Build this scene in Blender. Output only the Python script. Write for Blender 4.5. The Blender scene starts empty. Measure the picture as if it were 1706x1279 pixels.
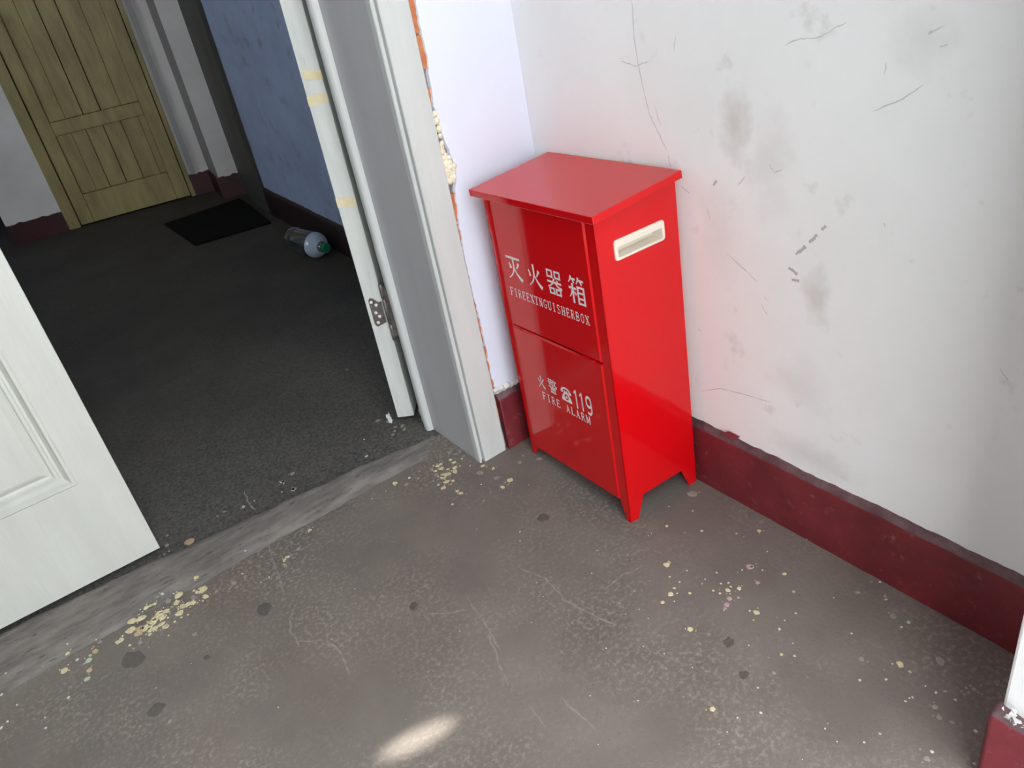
import bpy, bmesh, math, random
from mathutils import Vector, Matrix, Euler, noise
S = bpy.context.scene
COL = S.collection
random.seed(7)
# ------------------------------------------------------------------ camera
cd = bpy.data.cameras.new('camera'); cam = bpy.data.objects.new('camera', cd); COL.objects.link(cam)
cam.location = (-0.91611, -1.26618, 1.04483)
cam.rotation_euler = (1.0126684, 0.1695460, -0.6490358)
cd.sensor_fit = 'HORIZONTAL'; cd.sensor_width = 36.0
cd.lens = 1374.583 * 36.0 / 1706.0
cd.clip_start = 0.02
S.camera = cam
# ------------------------------------------------------------------ sky, lamps, exposure
w = bpy.data.worlds.new('World'); S.world = w; w.use_nodes = True
bg = w.node_tree.nodes['Background']
bg.inputs[0].default_value = (0.93, 0.97, 1.0, 1); bg.inputs[1].default_value = 6.1
# added spot lamp outside the entrance, standing in for reflected sun on the floor
gl = bpy.data.lights.new('glint_spot', 'SPOT'); go = bpy.data.objects.new('glint_spot', gl); COL.objects.link(go)
gl.energy = 760; gl.spot_size = math.radians(0.62); gl.spot_blend = 1.0; gl.shadow_soft_size = 0.01; gl.color = (1, 0.97, 0.9)
go.location = (-1.12, -1.75, 1.75)
_z = (go.location - Vector((-0.716, -0.474, 0.0))).normalized(); _x = Vector((0.97, -0.23, 0)); _x = (_x - _z*_x.dot(_z)).normalized(); _y = _z.cross(_x)
go.rotation_euler = Matrix((_x, _y, _z)).transposed().to_euler(); go.scale = (3.9, 1, 1)
S.view_settings.view_transform = 'Standard'; S.view_settings.look = 'None'
S.view_settings.gamma = 1.0; S.view_settings.use_curve_mapping = False
S.view_settings.exposure = 0.0
try: S.cycles.max_bounces = 8; S.cycles.diffuse_bounces = 6
except Exception: pass
# ------------------------------------------------------------------ materials
def srgb(r, g, b):
    f = lambda c: (c/255/12.92 if c/255 <= 0.04045 else ((c/255+0.055)/1.055)**2.4)
    return (f(r), f(g), f(b), 1)
def mat(name, c1, c2=None, scale=8.0, rough=0.6, stretch=(1, 1, 1), bump=0.0, bscale=60.0, bstretch=(1, 1, 1),
        spots=None, spot_scale=30.0, spot_lo=0.62, spot_hi=0.72, coat=0.0, lo=0.35, hi=0.65, detail=6.0, rvar=0.0):
    m = bpy.data.materials.new(name); m.use_nodes = True
    nt = m.node_tree; N = nt.nodes; L = nt.links; b = N['Principled BSDF']
    tc = N.new('ShaderNodeTexCoord')
    def mapped(st):
        mp = N.new('ShaderNodeMapping'); mp.inputs['Scale'].default_value = st
        L.new(tc.outputs['Object'], mp.inputs['Vector']); return mp.outputs[0]
    def noise_(sc, st, det=detail):
        n = N.new('ShaderNodeTexNoise'); n.inputs['Scale'].default_value = sc; n.inputs['Detail'].default_value = det
        n.inputs['Roughness'].default_value = 0.62
        L.new(mapped(st), n.inputs['Vector']); return n.outputs[0]
    def ramp(sock, a, z):
        r = N.new('ShaderNodeMapRange'); r.inputs[1].default_value = a; r.inputs[2].default_value = z; r.clamp = True
        L.new(sock, r.inputs[0]); return r.outputs[0]
    def mixc(f, a, z):
        x = N.new('ShaderNodeMix'); x.data_type = 'RGBA'
        L.new(f, x.inputs[0])
        for i, v in ((6, a), (7, z)):
            if hasattr(v, 'links'): L.new(v, x.inputs[i])
            else: x.inputs[i].default_value = v
        return x.outputs[2]
    out = None
    if c2 is not None:
        out = mixc(ramp(noise_(scale, stretch), lo, hi), c1, c2)
    if spots is not None:
        if out is None:
            rgb = N.new('ShaderNodeRGB'); rgb.outputs[0].default_value = c1; out = rgb.outputs[0]
        out = mixc(ramp(noise_(spot_scale, stretch), spot_lo, spot_hi), out, spots)
    if out is None: b.inputs['Base Color'].default_value = c1
    else: L.new(out, b.inputs['Base Color'])
    b.inputs['Roughness'].default_value = rough
    if rvar:
        r = N.new('ShaderNodeMapRange'); r.inputs[3].default_value = rough-rvar; r.inputs[4].default_value = rough+rvar
        L.new(noise_(scale*1.7, stretch), r.inputs[0]); L.new(r.outputs[0], b.inputs['Roughness'])
    if coat:
        b.inputs['Coat Weight'].default_value = coat; b.inputs['Coat Roughness'].default_value = 0.04
    if bump:
        bp = N.new('ShaderNodeBump'); bp.inputs['Strength'].default_value = bump; bp.inputs['Distance'].default_value = 0.002
        L.new(noise_(bscale, bstretch, 4), bp.inputs['Height']); L.new(bp.outputs[0], b.inputs['Normal'])
    return m, (N, L, b, noise_, ramp, mixc, tc)

def M(*a, **k): return mat(*a, **k)[0]

def smudge_wall(name, c1, c2, smudges, stainc, **k):
    """painted plaster with a few worn smudges at fixed places on the wall"""
    m, (N, L, b, noise_, ramp, mixc, tc) = mat(name, c1, c2, **k)
    col = b.inputs['Base Color'].links[0].from_socket
    for (p, r, amt, c) in smudges:
        mp = N.new('ShaderNodeMapping'); mp.vector_type = 'POINT'
        mp.inputs['Location'].default_value = tuple(-p[i]/r[i] for i in range(3))
        mp.inputs['Scale'].default_value = tuple(1/r[i] for i in range(3))
        L.new(tc.outputs['Object'], mp.inputs['Vector'])
        ln = N.new('ShaderNodeVectorMath'); ln.operation = 'LENGTH'; L.new(mp.outputs[0], ln.inputs[0])
        nz = noise_(22, (1, 1, 1)); a = N.new('ShaderNodeMath'); a.operation = 'MULTIPLY_ADD'
        a.inputs[1].default_value = 1.6; L.new(nz, a.inputs[0]); L.new(ln.outputs['Value'], a.inputs[2])
        f = N.new('ShaderNodeMapRange'); f.inputs[1].default_value = 1.75; f.inputs[2].default_value = 0.9
        f.inputs[3].default_value = 0; f.inputs[4].default_value = amt; L.new(a.outputs[0], f.inputs[0])
        col = mixc(f.outputs[0], col, c)
    L.new(col, b.inputs['Base Color'])
    return m

MAT = {}
MAT['floor'] = None
def concrete(name, base, light, dark, rough=0.75, worn=None):
    m, (N, L, b, noise_, ramp, mixc, tc) = mat(name, base, light, scale=5.0, lo=0.40, hi=0.68, rough=rough, bump=0.35, bscale=140)
    col = b.inputs['Base Color'].links[0].from_socket
    col = mixc(ramp(noise_(1.6, (1, 1, 1)), 0.52, 0.70), col, dark)
    col = mixc(ramp(noise_(2.3, (1.3, 1, 1), 5), 0.50, 0.66), col, tuple(c*f for c, f in zip(base[:3], (1.05, .99, .93))) + (1,))
    # fine worn speckle
    sp = ramp(noise_(130, (1, 1, 1), 9), 0.48, 0.66)
    pt = ramp(noise_(3.3, (1, 1, 1.0), 9), 0.42, 0.64)
    mul = N.new('ShaderNodeMath'); mul.operation = 'MULTIPLY'; L.new(sp, mul.inputs[0]); L.new(pt, mul.inputs[1])
    mu2 = N.new('ShaderNodeMath'); mu2.operation = 'MULTIPLY'; mu2.inputs[1].default_value = 0.95; L.new(mul.outputs[0], mu2.inputs[0])
    lt = tuple(min(1, c*1.75) for c in light[:3]) + (1,)
    col = mixc(mu2.outputs[0], col, lt)
    dk = ramp(noise_(240, (1, 1, 1), 3), 0.60, 0.74)
    mu3 = N.new('ShaderNodeMath'); mu3.operation = 'MULTIPLY'; mu3.inputs[1].default_value = 0.45; L.new(dk, mu3.inputs[0])
    col = mixc(mu3.outputs[0], col, tuple(c*0.35 for c in dark[:3]) + (1,))
    if worn:                                   # mixes in a paler speckle towards the doorway
        sx = N.new('ShaderNodeSeparateXYZ'); L.new(tc.outputs['Object'], sx.inputs[0])
        ad = N.new('ShaderNodeMath'); ad.operation = 'MULTIPLY_ADD'; ad.inputs[1].default_value = -0.9
        L.new(noise_(4, (1, 1, 1)), ad.inputs[0]); L.new(sx.outputs[1], ad.inputs[2])
        f = N.new('ShaderNodeMapRange'); f.inputs[1].default_value = 0.75; f.inputs[2].default_value = -0.25; f.inputs[3].default_value = 0; f.inputs[4].default_value = .8
        L.new(ad.outputs[0], f.inputs[0])
        g2 = N.new('ShaderNodeMath'); g2.operation = 'MULTIPLY'; L.new(f.outputs[0], g2.inputs[0]); L.new(ramp(noise_(150, (1, 1, 1), 9), .30, .74), g2.inputs[1])
        col = mixc(g2.outputs[0], col, worn)
    L.new(col, b.inputs['Base Color'])
    return m
MAT['floor'] = concrete('worn_concrete', srgb(110, 103, 97), srgb(125, 117, 109), srgb(87, 84, 81))
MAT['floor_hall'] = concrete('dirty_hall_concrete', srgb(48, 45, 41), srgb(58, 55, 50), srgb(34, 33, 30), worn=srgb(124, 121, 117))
MAT['outside'] = M('sky_blocker_render', srgb(78, 70, 64), srgb(66, 60, 55), rough=.9)
MAT['threshold'] = M('rubbed_threshold_concrete', srgb(105, 100, 96), srgb(138, 132, 126), scale=26, stretch=(.5, 2, 1), rough=0.8, bump=0.6, bscale=120,
                     spots=srgb(72, 70, 69), spot_scale=70, spot_lo=.6, spot_hi=.7)
MAT['ground'] = M('paving', srgb(170, 168, 162), srgb(190, 186, 178), scale=4, rough=0.9)
WP = dict(scale=3.0, rough=0.55, bump=0.25, bscale=9, bstretch=(9, 9, 1.2))
MAT['wall_back'] = M('lavender_white_paint', srgb(224, 229, 243), srgb(218, 223, 239), **WP)
MAT['wall_right'] = smudge_wall('scuffed_white_paint', srgb(246, 247, 247), srgb(240, 241, 240), [
    ((0, -0.485, 0.69), (0.1, 0.035, 0.075), 0.5, srgb(190, 178, 170)),
    ((0, -0.623, 0.46), (0.1, 0.03, 0.07), 0.45, srgb(190, 182, 170)),
    ((0, -0.54, 0.64), (0.1, 0.06, 0.09), 0.25, srgb(200, 190, 188)),
    ((0, -0.45, 0.52), (0.1, 0.05, 0.10), 0.2, srgb(200, 190, 190)),
    ((0, -0.75, 0.81), (0.1, 0.06, 0.05), 0.25, srgb(195, 192, 188)),
    ((0, -0.60, 0.30), (0.1, 0.07, 0.06), 0.2, srgb(195, 186, 182)),
    ((0, -0.62, 0.17), (0.1, 0.10, 0.04), 0.3, srgb(185, 180, 175)),
], None, spots=srgb(214, 212, 209), spot_scale=14, spot_lo=.62, spot_hi=.8, **WP)
MAT['wall_side'] = M('dimmed_grey_paint', srgb(150, 152, 150), srgb(140, 142, 140), **WP)  # unseen left wall and ceiling, darkened to cut their bounced light
MAT['wall_pier'] = M('fresh_white_paint', srgb(246, 246, 246), srgb(238, 238, 238), scale=6.0, rough=0.55, bump=0.6, bscale=40)
MAT['wall_plain'] = M('white_wall_paint', srgb(215, 214, 212), srgb(200, 199, 197), **WP)
MAT['wall_hall'] = M('dirty_sky_tinted_paint', srgb(156, 172, 204), srgb(142, 155, 188), scale=6, lo=.38, hi=.7, rough=0.5, bump=0.25, bscale=9, bstretch=(9, 9, 1.2),  # blue sky light is put into these base colours
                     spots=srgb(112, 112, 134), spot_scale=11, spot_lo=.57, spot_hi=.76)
MAT['wall_far'] = M('old_hall_paint', srgb(205, 202, 200), srgb(185, 182, 180), **WP)
MAT['maroon'] = M('maroon_skirting_paint', srgb(122, 42, 49), srgb(98, 32, 39), scale=9, rough=0.42, bump=0.5, bscale=45, bstretch=(1, 1, 2),
                  spots=srgb(146, 96, 92), spot_scale=55, spot_lo=.60, spot_hi=.80, rvar=.1)
MAT['maroon_front'] = M('pale_maroon_paint', srgb(132, 52, 60), srgb(112, 42, 50), scale=14, rough=.5, bump=.5, bscale=60, spots=srgb(150, 105, 102), spot_scale=50, spot_lo=.64, spot_hi=.76)
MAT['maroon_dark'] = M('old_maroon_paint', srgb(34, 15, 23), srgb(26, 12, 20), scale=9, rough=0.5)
MAT['grey_stripe'] = M('grey_wall_stripe', srgb(150, 147, 146), srgb(136, 134, 133), **WP)
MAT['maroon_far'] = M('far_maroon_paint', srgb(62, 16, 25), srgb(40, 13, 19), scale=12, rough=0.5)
MAT['ledge'] = M('paler_skirting_ledge', srgb(112, 88, 90), srgb(78, 48, 54), scale=25, rough=0.6, bump=.3)  # skirting top faces, paler than the maroon below
GRAIN = dict(rough=0.38, bump=0.4, bscale=10, bstretch=(11, 11, 1.3))
MAT['frame'] = M('white_grained_frame', srgb(203, 206, 204), srgb(193, 197, 195), scale=5, stretch=(4, 4, .5), **GRAIN)
MAT['lining'] = M('grey_lining_board', srgb(184, 184, 185), srgb(174, 174, 176), scale=3, stretch=(3, 3, .5), rough=0.35)
MAT['leaf'] = M('white_grained_leaf', srgb(203, 205, 198), srgb(194, 196, 189), scale=4, stretch=(4, 4, .6), **GRAIN)
MAT['leaf_edge'] = M('white_leaf_edge', srgb(214, 216, 212), srgb(198, 202, 198), scale=14, stretch=(3, 3, .4), rough=.5, bump=.3,
                     spots=srgb(180, 182, 185), spot_scale=30, spot_lo=.6, spot_hi=.8)
MAT['tape'] = M('yellowed_tape', srgb(214, 202, 160), srgb(226, 216, 184), scale=40, rough=.6)
MAT['steel'] = M('tarnished_steel', srgb(158, 150, 148), srgb(112, 104, 104), scale=60, rough=.42)
MAT['steel'].node_tree.nodes['Principled BSDF'].inputs['Metallic'].default_value = 0.75
MAT['screw'] = M('bright_screw', srgb(225, 222, 218), rough=.35)
MAT['brick'] = M('orange_brick', srgb(208, 138, 94), srgb(182, 106, 68), scale=50, rough=.9, bump=1.0, bscale=220)
MAT['mortar'] = M('grey_mortar', srgb(150, 140, 138), srgb(120, 108, 108), scale=60, rough=.95, bump=1.0, bscale=200)
MAT['foam'] = M('cream_foam', srgb(236, 230, 210), srgb(222, 213, 186), scale=70, rough=.8, bump=.6, bscale=200)
MAT['red'] = M('red_gloss_paint', (0.62, 0.002, 0.005, 1), rough=0.08)
MAT['red'].node_tree.nodes['Principled BSDF'].inputs['Specular IOR Level'].default_value = 0.45
MAT['dark_red'] = M('red_inside', srgb(120, 10, 14), rough=.5)
MAT['print'] = M('white_print', srgb(238, 228, 228), rough=.5)
MAT['handle'] = M('cream_plastic', srgb(226, 219, 204), srgb(218, 210, 195), scale=20, rough=.4)
MAT['yellow_door'] = M('old_yellow_paint', srgb(150, 136, 88), srgb(122, 110, 70), scale=7, stretch=(3, 3, .7), rough=.5, bump=.3, bscale=10, bstretch=(9, 9, .8),
                       spots=srgb(92, 84, 58), spot_scale=16, spot_lo=.64, spot_hi=.78)
MAT['dark_gap'] = M('dark_joint', srgb(26, 24, 18), rough=.9)
MAT['dark_grey'] = M('dark_grey_paint', srgb(72, 74, 72), srgb(58, 60, 59), scale=6, rough=.5)
MAT['mat'] = M('black_rubber', srgb(9, 9, 10), srgb(5, 5, 6), scale=90, rough=.95, bump=.5, bscale=300)
MAT['mat'].node_tree.nodes['Principled BSDF'].inputs['Specular IOR Level'].default_value = 0.15
MAT['cap'] = M('green_cap', srgb(10, 110, 72), rough=.35)
for nm, c in (('cream', (228, 217, 176)), ('white', (222, 218, 208)), ('green', (186, 200, 178)), ('pale', (160, 152, 144)), ('pink', (190, 168, 164)), ('tan', (205, 180, 148)), ('stain', (99, 93, 88))):
    MAT['splat_'+nm] = M('dried_paint_'+nm, srgb(*c), srgb(*[int(v*.86) for v in c]), scale=120, rough=.6)
MAT['vein'] = M('pale_floor_crack', srgb(152, 142, 134), srgb(124, 116, 110), scale=90, rough=.85)
MAT['scratch'] = M('wall_scratch', srgb(200, 197, 198), srgb(214, 211, 211), scale=60, rough=.8)
MAT['chip'] = M('wall_chip', srgb(186, 181, 179), rough=.9)
def plastic(nm='clear_bottle_plastic', tr=1.0):
    m = bpy.data.materials.new(nm); m.use_nodes = True
    b = m.node_tree.nodes['Principled BSDF']
    b.inputs['Base Color'].default_value = (0.93, 0.98, 0.98, 1); b.inputs['Roughness'].default_value = 0.02
    b.inputs['Transmission Weight'].default_value = tr; b.inputs['IOR'].default_value = 1.62
    return m
MAT['plastic'] = plastic()
MAT['plastic_reflection'] = plastic('reflection_tinted_plastic', 0.58)
MAT['plastic_reflection'].node_tree.nodes['Principled BSDF'].inputs['Base Color'].default_value = (0.72, 0.86, 1.0, 1)  # pale blue shoulder colour stands in for the bright reflection there
MAT['scrap'] = M('white_plastic_scrap', srgb(215, 218, 216), rough=.35)

# ------------------------------------------------------------------ mesh helpers
class MB:
    def __init__(s): s.v = []; s.f = []; s.mi = []
    def add(s, vs, fs, mi=0):
        o = len(s.v); s.v += [tuple(p) for p in vs]; s.f += [tuple(i+o for i in f) for f in fs]; s.mi += [mi]*len(fs); return s
    def box(s, a, b, mi=0):
        (x0, y0, z0), (x1, y1, z1) = a, b
        v = [(x0,y0,z0),(x1,y0,z0),(x1,y1,z0),(x0,y1,z0),(x0,y0,z1),(x1,y0,z1),(x1,y1,z1),(x0,y1,z1)]
        return s.add(v, [(0,3,2,1),(4,5,6,7),(0,1,5,4),(1,2,6,5),(2,3,7,6),(3,0,4,7)], mi)
    def prism(s, poly, ax, a, b, mi=0):
        """extrude a closed 2-D polygon along axis ax from a to b"""
        n = len(poly)
        def P(p, h):
            q = list(p); q.insert(ax, h); return q
        v = [P(p, a) for p in poly] + [P(p, b) for p in poly]
        f = [(i, (i+1) % n, n+(i+1) % n, n+i) for i in range(n)] + [tuple(range(n))[::-1], tuple(range(n, 2*n))]
        return s.add(v, f, mi)
    def lathe(s, prof, n=24, axis=Matrix(), mi=0, cap=True):
        v = []; f = []
        for (r, h) in prof:
            for k in range(n):
                a = 2*math.pi*k/n; v.append(axis @ Vector((r*math.cos(a), r*math.sin(a), h)))
        for i in range(len(prof)-1):
            for k in range(n): f.append((i*n+k, i*n+(k+1) % n, (i+1)*n+(k+1) % n, (i+1)*n+k))
        if cap:
            f.append(tuple(range(n))[::-1]); f.append(tuple(range((len(prof)-1)*n, len(prof)*n)))
        return s.add(v, f, mi)
    def build(s, name, mats, parent=None, bevel=0, smooth=False, recalc=True):
        me = bpy.data.meshes.new(name); me.from_pydata(s.v, [], s.f)
        if not isinstance(mats, (list, tuple)): mats = [mats]
        for m in mats: me.materials.append(m)
        for p, i in zip(me.polygons, s.mi): p.material_index = i; p.use_smooth = smooth
        if recalc or bevel:
            bm = bmesh.new(); bm.from_mesh(me)
            if recalc: bmesh.ops.recalc_face_normals(bm, faces=bm.faces)
            if bevel:
                es = [e for e in bm.edges if len(e.link_faces) == 2 and e.calc_face_angle(0) > 0.6]
                bmesh.ops.bevel(bm, geom=es, offset=bevel, segments=2, affect='EDGES', profile=.5, clamp_overlap=True)
            bm.to_mesh(me); bm.free()
        me.update()
        o = bpy.data.objects.new(name, me); COL.objects.link(o)
        if parent is not None: o.parent = parent
        return o
def struct(o): o['kind'] = 'structure'; return o
def empty(name, loc=(0, 0, 0), rot=(0, 0, 0), parent=None):
    o = bpy.data.objects.new(name, None); COL.objects.link(o); o.location = loc; o.rotation_euler = rot; o.empty_display_size = .05
    if parent is not None: o.parent = parent
    return o
def tag(o, label, cat=None, group=None):
    o['label'] = label
    if cat: o['category'] = cat
    if group: o['group'] = group
    return o

# ------------------------------------------------------------------ floor, ceiling
ZC = 2.75
b = MB(); b.box((-1.95, -1.35, -0.12), (0.25, 0.16, 0.0)); fl = struct(b.build('floor', MAT['floor'])); fl['label'] = 'worn grey concrete floor with paint splashes'
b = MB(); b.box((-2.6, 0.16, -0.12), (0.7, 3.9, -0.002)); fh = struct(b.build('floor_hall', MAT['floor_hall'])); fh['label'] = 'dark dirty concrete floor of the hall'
b = MB(); b.box((-8, -9, -0.14), (7, -1.35, -0.02)); g = struct(b.build('floor_outside', MAT['ground'])); g['label'] = 'pale paving outside the entrance'
b = MB(); b.box((-1.95, -1.35, ZC), (0.25, 0.14, ZC+.12)); struct(b.build('ceiling', MAT['wall_side']))
b = MB(); b.box((-2.6, 0.14, ZC), (0.7, 3.9, ZC+.12)); struct(b.build('ceiling_hall', MAT['wall_plain']))

# threshold: a rubbed, slightly raised strip of concrete in the doorway
def threshold():
    b = MB(); nx, ny = 90, 12; rnd = random.Random(3)
    for i in range(nx+1):
        u = i/nx; x = -1.50 + u*1.22
        yf = 0.098 + 0.012*noise.noise((x*9, 1, 0)) - .02*max(0, (x+.45)/.2)
        yb = 0.262 - max(0, (x+0.90))*0.135 + max(0, -0.88-x)*0.12 + 0.008*noise.noise((x*14, 7, 0))
        fade = min(1, max(0, (-0.30 - x)/0.16))
        for j in range(ny+1):
            t = j/ny; y = yf + (yb-yf)*t
            prof = min(1, t/0.35, (1-t)/0.12)
            z = -0.004 + (0.0035 + 0.0085*fade)*prof*(1 + .25*noise.noise((x*30, y*30, 2))) + .0008*noise.noise((x*120, y*120, 0))
            b.v.append((x, y, z))
    for i in range(nx):
        for j in range(ny):
            a = i*(ny+1)+j; b.f.append((a, a+ny+1, a+ny+2, a+1)); b.mi.append(0)
    o = b.build('trim_1', MAT['threshold'], smooth=True); struct(o); o['label'] = 'rubbed raised concrete threshold strip in the doorway'
    return o
threshold()

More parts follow.
